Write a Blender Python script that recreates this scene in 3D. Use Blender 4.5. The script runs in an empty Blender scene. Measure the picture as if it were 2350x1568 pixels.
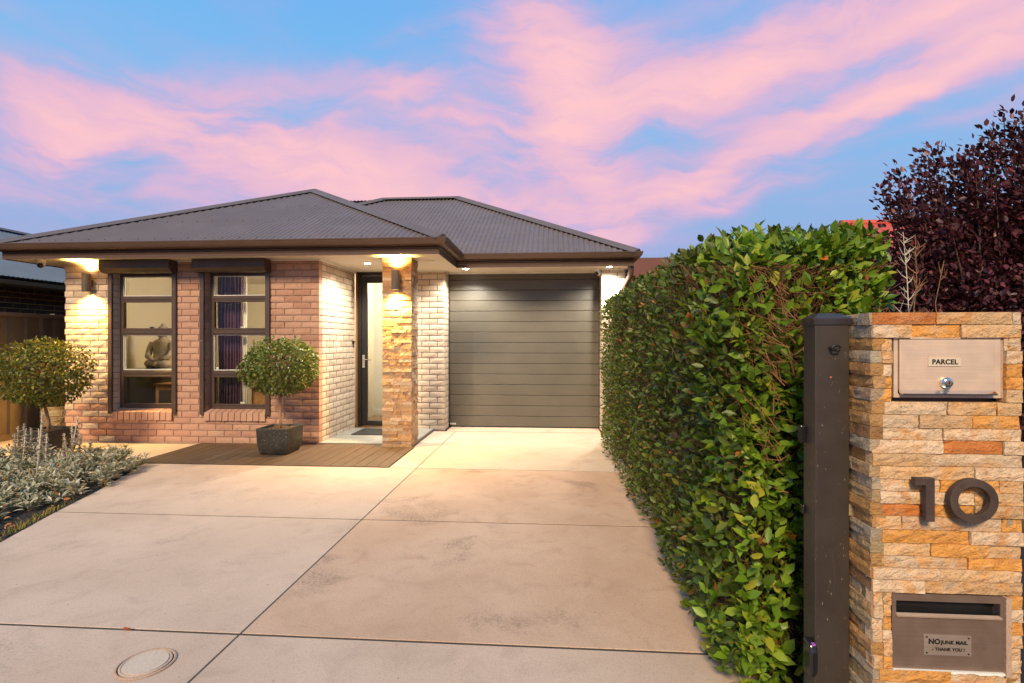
import bpy, bmesh, math, random
import numpy as np
from mathutils import Vector, Matrix

random.seed(7)
rng = np.random.default_rng(11)
S = bpy.context.scene
C = S.collection
R = math.radians

# ------------------------------------------------------------------ camera
THETA = R(4.23)
EYE = 1.37
F = 1475.0                       # focal length in photo pixels (2841 wide)
cam_d = bpy.data.cameras.new('camera')
cam_d.sensor_width = 36.0
cam_d.lens = F / 2841 * 36.0
cam_d.clip_start = 0.05
cam_d.clip_end = 2000
cam = bpy.data.objects.new('camera', cam_d)
cam.location = (0, 0, EYE)
cam.rotation_euler = (R(90), 0, THETA)
C.objects.link(cam)
S.camera = cam
ct, st = math.cos(THETA), math.sin(THETA)


def at(x, y, Y):
    """photo pixel -> point on the vertical plane at depth Y (measurement of the place)"""
    u = (x - 1420.5) / F
    Z = Y / (u * st + ct)
    return Vector((Z * (u * ct - st), Y, EYE + (946 - y) / F * Z))


def gp(x, y, z=0.0):
    Z = F * (EYE - z) / (y - 946)
    u = (x - 1420.5) / F
    return Vector((Z * (u * ct - st), Z * (u * st + ct), z))


# ------------------------------------------------------------------ world: dusk sky with pink cloud
S.view_settings.view_transform = 'Standard'
S.view_settings.look = 'None'
S.view_settings.exposure = 0.0
S.view_settings.gamma = 1.0
S.cycles.use_denoising = True
S.cycles.max_bounces = 6
S.cycles.diffuse_bounces = 3
S.cycles.glossy_bounces = 3
S.cycles.transparent_max_bounces = 8
S.cycles.caustics_reflective = False
S.cycles.caustics_refractive = False
S.cycles.sample_clamp_indirect = 4.0


def lin(r, g, b):
    f = lambda c: (c / 255 / 12.92) if c / 255 <= 0.04045 else ((c / 255 + 0.055) / 1.055) ** 2.4
    return (f(r), f(g), f(b), 1.0)


W = bpy.data.worlds.new('World')
S.world = W
W.use_nodes = True
nt = W.node_tree
nt.nodes.clear()
N = nt.nodes.new
Lk = nt.links.new


def wmath(op, a, b=None, c=None):
    n = N('ShaderNodeMath'); n.operation = op
    for i, v in enumerate((a, b, c)):
        if v is None: continue
        if isinstance(v, (int, float)): n.inputs[i].default_value = v
        else: Lk(v, n.inputs[i])
    return n.outputs[0]


def wvec(op, a, b=None, scale=None):
    n = N('ShaderNodeVectorMath'); n.operation = op
    for i, v in enumerate((a, b)):
        if v is None: continue
        if isinstance(v, (tuple, Vector)): n.inputs[i].default_value = tuple(v)
        else: Lk(v, n.inputs[i])
    if scale is not None: n.inputs['Scale'].default_value = scale
    return n.outputs['Value'] if op == 'DOT_PRODUCT' else n.outputs['Vector']


tc = N('ShaderNodeTexCoord').outputs['Generated']
# gentle warp so that cloud edges are torn, not smooth
wn = N('ShaderNodeTexNoise'); wn.inputs['Scale'].default_value = 3.2; wn.inputs['Detail'].default_value = 5
wn.inputs['Roughness'].default_value = 0.55
Lk(tc, wn.inputs['Vector'])
wo = wvec('SCALE', wvec('SUBTRACT', wn.outputs['Color'], (0.5, 0.5, 0.5)), scale=0.16)
dirw = wvec('ADD', tc, wo)
FD = F * 2350 / 2841             # focal length in the 2350-wide view used for the cloud sketch


def sky_dir(x, y):
    u = (x - 1175) / FD; v = (784 - y) / FD
    return Vector((u * ct - st, u * st + ct, v)).normalized()


def blob(x, y, ang, sl, ss, w):
    c = sky_dir(x, y)
    r = Vector((ct, st, 0)); up = Vector((0, 0, 1))
    a = R(ang)
    t = (r * math.cos(a) + up * math.sin(a)); t = (t - c * t.dot(c)).normalized()
    n = c.cross(t)
    d1 = wmath('DIVIDE', wvec('DOT_PRODUCT', dirw, t), sl / FD)
    d1 = wmath('SUBTRACT', d1, c.dot(t) * FD / sl)
    d2 = wmath('DIVIDE', wvec('DOT_PRODUCT', dirw, n), ss / FD)
    q = wmath('ADD', wmath('MULTIPLY', d1, d1), wmath('MULTIPLY', d2, d2))
    e = wmath('POWER', 2.718, wmath('MULTIPLY', q, -1.0))
    front = wmath('GREATER_THAN', wvec('DOT_PRODUCT', tc, c), 0.0)
    return wmath('MULTIPLY', wmath('MULTIPLY', e, front), w)


blobs = [(145, 270, -10, 85, 70, .95), (480, 270, -12, 150, 65, .60), (700, 360, -26, 280, 66, .80), (900, 430, -8, 280, 40, .50),
         (1000, 250, -20, 200, 60, .38), (1290, 130, -25, 170, 95, .95), (1330, 300, -70, 170, 75, .72),
         (1680, 130, 24, 360, 48, .85), (2050, 30, 22, 300, 45, .75), (1700, 370, 27, 420, 36, .80), (1380, 480, 12, 300, 36, .50),
         (2050, 235, 34, 230, 16, .35), (2260, 235, 18, 150, 14, .32), (960, 75, 12, 110, 22, .30), (1600, 500, 20, 320, 22, .42),
         (650, 320, -12, 500, 130, .28), (1400, 300, 14, 700, 220, .30), (300, 480, 0, 420, 60, .12),
         (-700, 200, -15, 420, 60, .6), (2900, -150, 20, 420, 50, .6), (1200, -420, 12, 620, 60, .5), (200, -500, -12, 520, 50, .4)]
acc = None
for b in blobs:
    v = blob(*b)
    acc = v if acc is None else wmath('ADD', acc, v)
# fine streaks that continue over the whole sky
mp = N('ShaderNodeMapping'); mp.inputs['Rotation'].default_value = (0, R(-22), R(8)); mp.inputs['Scale'].default_value = (2.2, 2.2, 8.5)
Lk(dirw, mp.inputs['Vector'])
sn = N('ShaderNodeTexNoise'); sn.inputs['Scale'].default_value = 1.7; sn.inputs['Detail'].default_value = 5; sn.inputs['Roughness'].default_value = 0.45; sn.inputs['Distortion'].default_value = 0.5
Lk(mp.outputs[0], sn.inputs['Vector'])
mp2 = N('ShaderNodeMapping'); mp2.inputs['Rotation'].default_value = (0, R(-27), R(8)); mp2.inputs['Scale'].default_value = (3.0, 4.0, 15.0)
Lk(dirw, mp2.inputs['Vector'])
sn2 = N('ShaderNodeTexNoise'); sn2.inputs['Scale'].default_value = 2.2; sn2.inputs['Detail'].default_value = 8; sn2.inputs['Roughness'].default_value = 0.58; sn2.inputs['Distortion'].default_value = 0.35
Lk(mp2.outputs[0], sn2.inputs['Vector'])
streak = wmath('ADD', wmath('MULTIPLY_ADD', sn.outputs['Fac'], 2.6, -1.12), wmath('MULTIPLY_ADD', sn2.outputs['Fac'], 1.7, -0.75))
mask = wmath('MULTIPLY', acc, wmath('MAXIMUM', wmath('MULTIPLY_ADD', streak, 0.8, 0.55), 0.12))
mask = wmath('ADD', mask, wmath('MULTIPLY', wmath('MAXIMUM', wmath('SUBTRACT', sn.outputs['Fac'], 0.48), 0.0), 0.5))
mr = N('ShaderNodeMapRange'); mr.interpolation_type = 'LINEAR'
mr.inputs['From Min'].default_value = 0.0; mr.inputs['From Max'].default_value = 1.0
mask = wmath('SUBTRACT', 1.0, wmath('POWER', 2.718, wmath('MULTIPLY', mask, -1.15)))
Lk(mask, mr.inputs['Value'])
sep = N('ShaderNodeSeparateXYZ'); Lk(tc, sep.inputs[0])
base = N('ShaderNodeValToRGB')
cr = base.color_ramp
cr.elements[0].position = 0.0; cr.elements[0].color = lin(186, 176, 212)
cr.elements[1].position = 1.0; cr.elements[1].color = lin(92, 160, 228)
for p, c in ((0.12, lin(158, 176, 220)), (0.22, lin(140, 184, 230)), (0.38, lin(128, 192, 242)), (0.52, lin(112, 182, 242))):
    e = cr.elements.new(p); e.color = c
Lk(sep.outputs['Z'], base.inputs['Fac'])
pink = N('ShaderNodeValToRGB')
pr = pink.color_ramp
pr.elements[0].position = 0.05; pr.elements[0].color = lin(162, 170, 222)
pr.elements[1].position = 0.80; pr.elements[1].color = lin(255, 200, 205)
e = pr.elements.new(0.40); e.color = lin(220, 182, 216)
Lk(mr.outputs[0], pink.inputs['Fac'])
mx = N('ShaderNodeMix'); mx.data_type = 'RGBA'
mfac = N('ShaderNodeMapRange'); mfac.inputs['From Min'].default_value = 0.0; mfac.inputs['From Max'].default_value = 0.5
Lk(mr.outputs[0], mfac.inputs['Value'])
Lk(mfac.outputs[0], mx.inputs['Factor']); Lk(base.outputs[0], mx.inputs['A']); Lk(pink.outputs[0], mx.inputs['B'])
bg = N('ShaderNodeBackground'); bg.inputs['Strength'].default_value = 1.0
Lk(mx.outputs['Result'], bg.inputs['Color'])
wout = N('ShaderNodeOutputWorld'); Lk(bg.outputs[0], wout.inputs['Surface'])

# ------------------------------------------------------------------ the last light, low behind the camera to the right
sun_d = bpy.data.lights.new('sun', 'SUN')
sun_d.energy = 4.7
sun_d.angle = R(14)
sun_d.color = (1.0, 0.77, 0.47)
sun = bpy.data.objects.new('sun', sun_d)
to_sun = Vector((-0.16, -0.80, 0.60)).normalized()
sun.rotation_euler = to_sun.to_track_quat('Z', 'Y').to_euler()
sun.location = to_sun * 30
C.objects.link(sun)

# ------------------------------------------------------------------ helpers
WL = {}


def wloc(o):
    return WL.get(o.name, Vector((0, 0, 0)))


def adopt(o, parent):
    if parent is not None:
        o.parent = parent
        o.matrix_parent_inverse = Matrix.Translation(-wloc(parent))


def tag(o, label=None, cat=None, group=None, kind=None):
    if label: o['label'] = label
    if cat: o['category'] = cat
    if group: o['group'] = group
    if kind: o['kind'] = kind
    return o


def thing(name, loc, label, cat, group=None):
    o = bpy.data.objects.new(name, None)
    o.empty_display_size = 0.1
    o.location = loc
    C.objects.link(o)
    WL[o.name] = Vector(loc)
    return tag(o, label, cat, group)


def put(name, me, mat=None, parent=None, loc=(0, 0, 0), rot=None, kind=None):
    """link shared mesh data as one object at a world location"""
    o = bpy.data.objects.new(name, me)
    if mat is not None and not me.materials: me.materials.append(mat)
    o.location = loc
    if rot is not None: o.rotation_euler = rot
    C.objects.link(o)
    WL[o.name] = Vector(loc)
    adopt(o, parent)
    if kind: o['kind'] = kind
    return o


class MB:
    """collects geometry for ONE mesh object"""

    def __init__(s):
        s.v = []; s.f = []; s.a = []; s.cur = 0.0

    def add(s, vs, fs):
        k = len(s.v)
        s.v += [tuple(p) for p in vs]
        s.f += [[i + k for i in f] for f in fs]
        s.a += [s.cur] * len(vs)

    def box(s, x0, x1, y0, y1, z0, z1):
        s.add([(x0, y0, z0), (x1, y0, z0), (x1, y1, z0), (x0, y1, z0), (x0, y0, z1), (x1, y0, z1), (x1, y1, z1), (x0, y1, z1)],
              [(0, 3, 2, 1), (4, 5, 6, 7), (0, 1, 5, 4), (1, 2, 6, 5), (2, 3, 7, 6), (3, 0, 4, 7)])
        return s

    def prism(s, poly, axis, a, b):
        """poly: 2-d outline, extruded along axis from a to b"""
        n = len(poly)
        def P(p, t):
            return {'x': (t, p[0], p[1]), 'y': (p[0], t, p[1]), 'z': (p[0], p[1], t)}[axis]
        s.add([P(p, a) for p in poly] + [P(p, b) for p in poly],
              [list(range(n))[::-1], list(range(n, 2 * n))] + [(i, (i + 1) % n, n + (i + 1) % n, n + i) for i in range(n)])
        return s

    def tube(s, pts, rad, n=8, cap=True):
        pts = [Vector(p) for p in pts]
        if not hasattr(rad, '__len__'): rad = [rad] * len(pts)
        k = len(s.v); ref = None
        vs = []
        for i, p in enumerate(pts):
            d = (pts[min(i + 1, len(pts) - 1)] - pts[max(i - 1, 0)]).normalized()
            if ref is None:
                ref = d.orthogonal().normalized()
            ref = (ref - d * ref.dot(d))
            if ref.length < 1e-6: ref = d.orthogonal()
            ref.normalize()
            b = d.cross(ref)
            for j in range(n):
                a = 2 * math.pi * j / n
                vs.append(p + (ref * math.cos(a) + b * math.sin(a)) * rad[i])
        fs = []
        for i in range(len(pts) - 1):
            for j in range(n):
                fs.append((i * n + j, i * n + (j + 1) % n, (i + 1) * n + (j + 1) % n, (i + 1) * n + j))
        if cap:
            fs.append(list(range(n))[::-1]); fs.append([(len(pts) - 1) * n + j for j in range(n)])
        s.add(vs, fs)
        return s

    def lathe(s, prof, cx, cy, n=24, sq=None):
        """prof: (r, z) pairs round a vertical axis"""
        vs = []
        for r, z in prof:
            for j in range(n):
                a = 2 * math.pi * j / n
                vs.append((cx + r * math.cos(a), cy + r * math.sin(a), z))
        fs = []
        for i in range(len(prof) - 1):
            for j in range(n):
                fs.append((i * n + j, i * n + (j + 1) % n, (i + 1) * n + (j + 1) % n, (i + 1) * n + j))
        fs.append(list(range(n))[::-1]); fs.append([(len(prof) - 1) * n + j for j in range(n)])
        s.add(vs, fs)
        return s

    def sweep(s, path, prof):
        """prof (out, z) swept along a plan path with mitred corners, outward on the right"""
        P = [Vector(p) for p in path]
        rings = []
        for i, p in enumerate(P):
            ns = []
            if i > 0: d = (P[i] - P[i - 1]).normalized(); ns.append(Vector((d.y, -d.x)))
            if i < len(P) - 1: d = (P[i + 1] - P[i]).normalized(); ns.append(Vector((d.y, -d.x)))
            m = ns[0] if len(ns) == 1 else (ns[0] + ns[1]) / (1 + ns[0].dot(ns[1]))
            rings.append([(p.x + m.x * o, p.y + m.y * o, z) for o, z in prof])
        n = len(prof)
        fs = []
        for i in range(len(P) - 1):
            for j in range(n):
                fs.append((i * n + j, i * n + (j + 1) % n, (i + 1) * n + (j + 1) % n, (i + 1) * n + j))
        fs.append(list(range(n))); fs.append([(len(P) - 1) * n + j for j in range(n)][::-1])
        s.add([v for r in rings for v in r], fs)
        return s

    def mesh(s, name, origin=None):
        me = bpy.data.meshes.new(name)
        o = Vector(origin) if origin is not None else Vector((0, 0, 0))
        me.from_pydata([(v[0] - o.x, v[1] - o.y, v[2] - o.z) for v in s.v], [], s.f)
        if any(s.a):
            at_ = me.attributes.new('rnd', 'FLOAT', 'POINT')
            at_.data.foreach_set('value', s.a)
        me.update()
        return me

    def build(s, name, mat, parent=None, smooth=False, bevel=0.0, kind=None, autosmooth=None, seg=2):
        xs = np.array(s.v)
        lo, hi = xs.min(0), xs.max(0)
        o = Vector(((lo[0] + hi[0]) / 2, (lo[1] + hi[1]) / 2, lo[2]))
        me = s.mesh(name, o)
        fix_normals(me)
        if smooth:
            me.polygons.foreach_set('use_smooth', [True] * len(me.polygons))
        if mat is not None: me.materials.append(mat)
        ob = put(name, me, None, parent, o, kind=kind)
        if bevel:
            bv = ob.modifiers.new('bevel', 'BEVEL'); bv.width = bevel; bv.segments = seg; bv.limit_method = 'ANGLE'; bv.angle_limit = R(40)
            bv.harden_normals = False
        if autosmooth:
            me.polygons.foreach_set('use_smooth', [True] * len(me.polygons))
            me.set_sharp_from_angle(angle=R(autosmooth))
        return ob


def fix_normals(me):
    bm = bmesh.new(); bm.from_mesh(me)
    bmesh.ops.recalc_face_normals(bm, faces=bm.faces)
    bm.to_mesh(me); bm.free()


def struct(name, mb, mat, **k):
    o = mb.build(name, mat, **k)
    o['kind'] = 'structure'
    return o


def text_mesh(body, size, bold=0.0, extrude=0.0006):
    cu = bpy.data.curves.new('lettering', 'FONT')
    cu.body = body; cu.size = size; cu.align_x = 'CENTER'; cu.align_y = 'CENTER'
    cu.extrude = extrude; cu.offset = bold; cu.space_character = 1.05; cu.resolution_u = 4
    ob = bpy.data.objects.new('lettering_curve', cu)
    C.objects.link(ob)
    dg = bpy.context.evaluated_depsgraph_get()
    me = bpy.data.meshes.new_from_object(ob.evaluated_get(dg))
    bpy.data.objects.remove(ob); bpy.data.curves.remove(cu)
    me.materials.clear()
    return me


# ------------------------------------------------------------------ materials
class M_:
    """small node builder"""

    def __init__(s, name, rough=0.6, spec=0.5, metal=0.0):
        s.m = bpy.data.materials.new(name); s.m.use_nodes = True
        s.nt = s.m.node_tree
        s.b = s.nt.nodes['Principled BSDF']
        s.b.inputs['Roughness'].default_value = rough
        s.b.inputs['Specular IOR Level'].default_value = spec
        s.b.inputs['Metallic'].default_value = metal

    def n(s, t, **k):
        nd = s.nt.nodes.new(t)
        for a, v in k.items(): setattr(nd, a, v)
        return nd

    def l(s, a, b): s.nt.links.new(a, b)

    def co(s, kind='Object', scale=(1, 1, 1)):
        t = s.n('ShaderNodeTexCoord').outputs[kind]
        if scale != (1, 1, 1):
            m = s.n('ShaderNodeMapping'); m.inputs['Scale'].default_value = scale
            s.l(t, m.inputs['Vector']); return m.outputs[0]
        return t

    def pos(s, scale=(1, 1, 1)):
        t = s.n('ShaderNodeNewGeometry').outputs['Position']
        if scale != (1, 1, 1):
            m = s.n('ShaderNodeMapping'); m.inputs['Scale'].default_value = scale
            s.l(t, m.inputs['Vector']); return m.outputs[0]
        return t

    def noise(s, scale, detail=4, rough=0.55, vec=None, dist=0.0):
        t = s.n('ShaderNodeTexNoise')
        t.inputs['Scale'].default_value = scale; t.inputs['Detail'].default_value = detail
        t.inputs['Roughness'].default_value = rough; t.inputs['Distortion'].default_value = dist
        s.l(vec if vec is not None else s.pos(), t.inputs['Vector'])
        return t.outputs['Fac']

    def ramp(s, fac, stops, interp='LINEAR'):
        r = s.n('ShaderNodeValToRGB'); r.color_ramp.interpolation = interp
        el = r.color_ramp.elements
        el[0].position, el[0].color = stops[0][0], (*stops[0][1][:3], 1)
        el[1].position, el[1].color = stops[-1][0], (*stops[-1][1][:3], 1)
        for p, c in stops[1:-1]:
            e = el.new(p); e.color = (*c[:3], 1)
        s.l(fac, r.inputs['Fac'])
        return r.outputs['Color']

    def mix(s, fac, a, b, mode='MIX'):
        m = s.n('ShaderNodeMix', data_type='RGBA', blend_type=mode)
        for i, v in (('Factor', fac), ('A', a), ('B', b)):
            if isinstance(v, (int, float)): m.inputs[i].default_value = v
            elif isinstance(v, tuple): m.inputs[i].default_value = (*v[:3], 1)
            else: s.l(v, m.inputs[i])
        return m.outputs['Result']

    def math(s, op, a, b=0.0, c=0.0, clamp=False):
        m = s.n('ShaderNodeMath', operation=op, use_clamp=clamp)
        for i, v in enumerate((a, b, c)):
            if isinstance(v, (int, float)): m.inputs[i].default_value = v
            else: s.l(v, m.inputs[i])
        return m.outputs[0]

    def rng(s, v, a, b, c=0.0, d=1.0, smooth=True):
        m = s.n('ShaderNodeMapRange', interpolation_type='SMOOTHSTEP' if smooth else 'LINEAR')
        for i, x in zip(('From Min', 'From Max', 'To Min', 'To Max'), (a, b, c, d)): m.inputs[i].default_value = x
        s.l(v, m.inputs['Value'])
        return m.outputs[0]

    def color(s, c):
        if isinstance(c, tuple): s.b.inputs['Base Color'].default_value = (*c[:3], 1)
        else: s.l(c, s.b.inputs['Base Color'])
        return s

    def rough(s, v):
        s.l(v, s.b.inputs['Roughness']); return s

    def bump(s, h, strength=0.4, dist=0.01):
        b = s.n('ShaderNodeBump'); b.inputs['Strength'].default_value = strength; b.inputs['Distance'].default_value = dist
        s.l(h, b.inputs['Height']); s.l(b.outputs[0], s.b.inputs['Normal'])
        return s


def paint(name, c, rough=0.45, var=0.12, bump=0.0, bscale=60, spec=0.5, metal=0.0, scale=3):
    m = M_(name, rough, spec, metal)
    n = m.noise(scale, 5)
    d = tuple(x * (1 - var) for x in c[:3]); e = tuple(min(1, x * (1 + var)) for x in c[:3])
    m.color(m.ramp(n, [(0.3, d), (0.7, e)]))
    m.rough(m.rng(m.noise(scale * 4, 4), 0.3, 0.7, max(0.02, rough - 0.08), rough + 0.08))
    if bump: m.bump(m.noise(bscale, 6, 0.6), bump, 0.004)
    return m.m


def rnd_of(m):
    """per piece random number: the object's, plus the joined pieces' own attribute"""
    oi = m.n('ShaderNodeObjectInfo').outputs['Random']
    a = m.n('ShaderNodeAttribute'); a.attribute_name = 'rnd'
    return m.math('FRACT', m.math('ADD', oi, a.outputs['Fac']))


def brick_mat(name, stops, bump=0.6):
    m = M_(name, 0.85, 0.25)
    r = rnd_of(m)
    col = m.ramp(r, stops)
    n = m.noise(9, 6, 0.6)
    col = m.mix(m.rng(n, 0.35, 0.75, 0.0, 0.38), col, tuple(x * 0.62 for x in stops[len(stops) // 2][1]))
    col = m.mix(m.rng(m.noise(120, 3), 0.62, 0.75, 0, 0.35), col, (0.62, 0.48, 0.38))
    m.color(col)
    h = m.math('ADD', m.noise(55, 6, 0.65, m.pos((1, 1, 1.9))), m.math('MULTIPLY', m.noise(190, 3), 0.35))
    m.bump(h, bump, 0.012)
    return m.m


MAT = {}
MAT['brick'] = brick_mat('clay_brick', [(0.0, (.42, .225, .155)), (.3, (.48, .27, .19)), (.6, (.51, .30, .21)), (.85, (.45, .245, .17)), (1.0, (.37, .19, .13))])
MAT['lamplit_cream_brick'] = brick_mat('lamplit_cream_brick', [(0.0, (.50, .37, .27)), (.3, (.58, .46, .34)), (.6, (.62, .50, .38)), (.85, (.55, .42, .31)), (1.0, (.46, .34, .25))])  # cream tone carries the lamps' glow on left corner, entry wall and piers
MAT['grey_mortar'] = paint('grey_mortar', (.20, .16, .12), 0.95, 0.2, 0.6, 90)
MAT['mortar'] = paint('mortar', (.33, .205, .15), 0.95, 0.2, 0.6, 90)
MAT['dark_brick'] = brick_mat('dark_brick', [(0, (.075, .048, .030)), (.5, (.10, .064, .040)), (1, (.06, .04, .026))], 0.3)
MAT['dark_mortar'] = paint('ochre_mortar', (.62, .36, .14), 0.95, 0.2)
MAT['red_brick'] = brick_mat('red_brick', [(0, (.22, .09, .05)), (.5, (.28, .12, .065)), (1, (.19, .08, .05))], 0.4)


def stone_mat(name, stops, vein=0.5, bump=0.9, vs=9):
    m = M_(name, 0.78, 0.3)
    r = rnd_of(m)
    col = m.ramp(r, stops, 'CONSTANT')
    sh = m.n('ShaderNodeVectorMath', operation='ADD'); m.l(m.pos(), sh.inputs[0])
    cb = m.n('ShaderNodeCombineXYZ'); m.l(m.math('MULTIPLY', r, 37.0), cb.inputs[0]); m.l(m.math('MULTIPLY', r, 11.0), cb.inputs[2]); m.l(cb.outputs[0], sh.inputs[1])
    v = sh.outputs[0]
    n1 = m.noise(vs, 6, 0.6, v, 0.8)
    patch = m.ramp(m.noise(vs * 0.6, 4, 0.55, v, 1.2), [(0.28, (.46, .36, .26)), (.40, (.72, .47, .27)), (.52, (.78, .36, .09)), (.72, (.56, .20, .05))])
    col = m.mix(m.rng(n1, 0.42, 0.66, 0.0, vein), col, patch)
    col = m.mix(m.rng(m.noise(vs * 5, 5, 0.65, v), 0.52, 0.74, 0, 0.55), col, (.20, .15, .11))
    col = m.mix(m.rng(m.noise(vs * 9, 3, 0.5, v), 0.64, 0.78, 0, 0.5), col, (.72, .62, .52))
    m.color(col)
    h = m.math('ADD', m.noise(34, 7, 0.68, v, 0.5), m.math('MULTIPLY', m.noise(130, 4, 0.6, v), 0.4))
    m.bump(h, bump, 0.02)
    return m.m


T_, O_, C_, R_, G_ = (.70, .44, .235), (.80, .36, .085), (.76, .545, .365), (.62, .20, .05), (.30, .29, .25)
for key, c in (('tan', T_), ('orange', O_), ('cream', C_), ('rust', R_)):
    MAT['stone_' + key] = stone_mat('stone_' + key, [(0, c), (.35, tuple(x * .9 for x in c)), (.7, tuple(min(1, x * 1.1) for x in c)), (1, c)], 0.78 if key != 'rust' else 0.4, vs=13)
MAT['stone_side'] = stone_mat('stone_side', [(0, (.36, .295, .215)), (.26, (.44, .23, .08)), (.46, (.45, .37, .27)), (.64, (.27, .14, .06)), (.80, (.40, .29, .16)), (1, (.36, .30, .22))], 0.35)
MAT['ledge'] = stone_mat('ledge_stone', [(0, (.42, .27, .16)), (.2, (.50, .36, .24)), (.4, (.34, .19, .10)), (.58, (.46, .28, .14)), (.76, (.30, .19, .13)), (.9, (.55, .42, .30)), (1, (.4, .25, .15))], 0.35, 1.0, 14)


def concrete(name, a, b, stain=0.0, seed=0.0, stain_col=(.10, .085, .075)):
    m = M_(name, 0.82, 0.3)
    mp_ = m.n('ShaderNodeMapping'); mp_.inputs['Location'].default_value = (seed, seed * 1.7, 0); m.l(m.pos(), mp_.inputs['Vector'])
    v = mp_.outputs[0]
    col = m.ramp(m.noise(1.1, 5, 0.55, v, 0.4), [(0.3, a), (0.7, b)])
    col = m.mix(m.rng(m.noise(5.5, 5, 0.6, v, 0.6), 0.45, 0.8, 0, 0.42), col, tuple(x * 0.70 for x in a))
    col = m.mix(m.rng(m.noise(70, 5, 0.7, v), 0.48, 0.72, 0, 0.30), col, tuple(x * 0.55 for x in a))
    # fine sand speckle and pores
    col = m.mix(m.rng(m.noise(210, 2, 0.5, v), 0.52, 0.70, 0, 0.5), col, tuple(x * 0.5 for x in a))
    col = m.mix(m.rng(m.noise(330, 2, 0.5, v), 0.62, 0.75, 0, 0.3), col, (.75, .68, .6))
    if stain:
        s1 = m.rng(m.noise(1.6, 6, 0.62, v, 0.5), 0.54, 0.70, 0, 1)
        s2 = m.rng(m.noise(60, 4, 0.7, v), 0.38, 0.66, 0, 1)
        col = m.mix(m.math('MULTIPLY', m.rng(m.noise(95, 3, 0.6, v), 0.60, 0.70, 0, 1), stain * .6), col, tuple(x * .38 for x in a))
        col = m.mix(m.math('MULTIPLY', m.math('MULTIPLY', s1, s2), stain), col, stain_col)
        col = m.mix(m.math('MULTIPLY', m.rng(m.noise(2.7, 5, 0.6, v, 0.9), 0.60, 0.72, 0, 1), stain * 0.45), col, (.34, .20, .12))
    col = m.mix(m.rng(m.noise(38, 2, 0.4, v), 0.74, 0.78, 0, 0.6), col, (.12, .09, .07))
    m.color(col)
    h = m.math('ADD', m.noise(180, 4, 0.6, v), m.math('MULTIPLY', m.noise(26, 4, 0.6, v), 0.6))
    m.bump(h, 0.35, 0.004)
    return m.m


MAT['conc'] = concrete('driveway_concrete', (.50, .37, .28), (.60, .455, .355), 0.4, 3.0)
MAT['conc_worn'] = concrete('driveway_concrete_worn', (.49, .32, .215), (.585, .41, .295), 0.9, 9.0)
MAT['conc_pale'] = concrete('path_concrete', (.50, .385, .29), (.58, .455, .35), 0.25, 5.0)
MAT['conc_edge'] = concrete('footing_concrete', (.40, .27, .19), (.48, .33, .24), 0.4, 1.0)


def wood(name, a, b, scale=(2, 40, 40), rough=0.6, bump=0.3):
    m = M_(name, rough, 0.35)
    v = m.pos(scale)
    n = m.noise(1.0, 6, 0.6, v, 0.6)
    r = rnd_of(m)
    col = m.ramp(n, [(0.3, a), (0.7, b)])
    col = m.mix(m.math('MULTIPLY', r, 0.35), col, tuple(x * 0.6 for x in a))
    m.color(col); m.bump(n, bump, 0.003)
    return m.m


MAT['deck'] = wood('deck_board', (.078, .050, .031), (.13, .084, .054), (60, 3, 60), 0.55)
MAT['timber'] = wood('stained_timber', (.22, .10, .03), (.34, .17, .06), (40, 40, 3), 0.45)
MAT['floor_wood'] = wood('floor_timber', (.28, .17, .09), (.4, .26, .15), (40, 3, 40), 0.35)
MAT['dark_wood'] = wood('dark_furniture', (.025, .017, .012), (.045, .03, .02), (3, 30, 30), 0.35)
MAT['brown_metal'] = paint('brown_powdercoat', (.095, .055, .038), 0.38, 0.08, 0.12, 150)
MAT['frame'] = paint('window_frame_brown', (.075, .048, .036), 0.36, 0.08, 0.08, 150)
MAT['shutter'] = paint('shutter_brown', (.065, .042, .030), 0.42, 0.08, 0.1, 150)
_p = M_('post_brown', 0.40)
_c = _p.ramp(_p.noise(5, 5), [(.3, (.036, .026, .022)), (.7, (.046, .034, .028))])
_c = _p.mix(_p.rng(_p.noise(1, 3, .5, _p.pos((150, 150, 60))), .70, .74, 0, .75), _c, (.30, .24, .19))
_c = _p.mix(_p.rng(_p.noise(1, 5, .6, _p.pos((40, 40, 3)), .5), .60, .80, 0, .35), _c, (.12, .095, .075))
_p.color(_c); _p.rough(_p.rng(_p.noise(9, 5), .3, .7, .34, .52)); _p.bump(_p.noise(220, 5), .12, .003)
MAT['post'] = _p.m
MAT['black'] = paint('black_metal', (.012, .011, .011), 0.35, 0.1)
MAT['plastic_black'] = paint('black_plastic', (.014, .012, .013), 0.22, 0.1)
MAT['soffit'] = paint('soffit_paint', (.70, .64, .54), 0.7, 0.04)
MAT['wall_paint'] = paint('cream_plaster', (.66, .58, .44), 0.8, 0.03)
MAT['hall_paint'] = paint('grey_plaster', (.62, .58, .49), 0.8, 0.03)
MAT['white'] = paint('white_gloss', (.78, .76, .70), 0.4, 0.03)
MAT['lamp_body'] = paint('lamp_body_bronze', (.085, .062, .045), 0.45, 0.1)
MAT['steel'] = paint('bright_steel', (.72, .70, .68), 0.22, 0.05, metal=1.0)


def steel(name, c, rough, streak, metal=0.6):
    m = M_(name, rough, 0.5, metal)
    v = m.pos((3, 3, 300))
    n = m.noise(1.0, 5, 0.6, v)
    col = m.ramp(n, [(0.3, tuple(x * .86 for x in c)), (0.7, c)])
    col = m.mix(m.rng(m.noise(7, 5, .6, m.pos((1.5, 1.5, .5)), .8), .5, .75, 0, streak), col, tuple(x * .45 for x in c))
    m.color(col)
    m.rough(m.rng(m.noise(20, 4), .3, .7, rough - .06, rough + .12))
    return m.m


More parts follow.
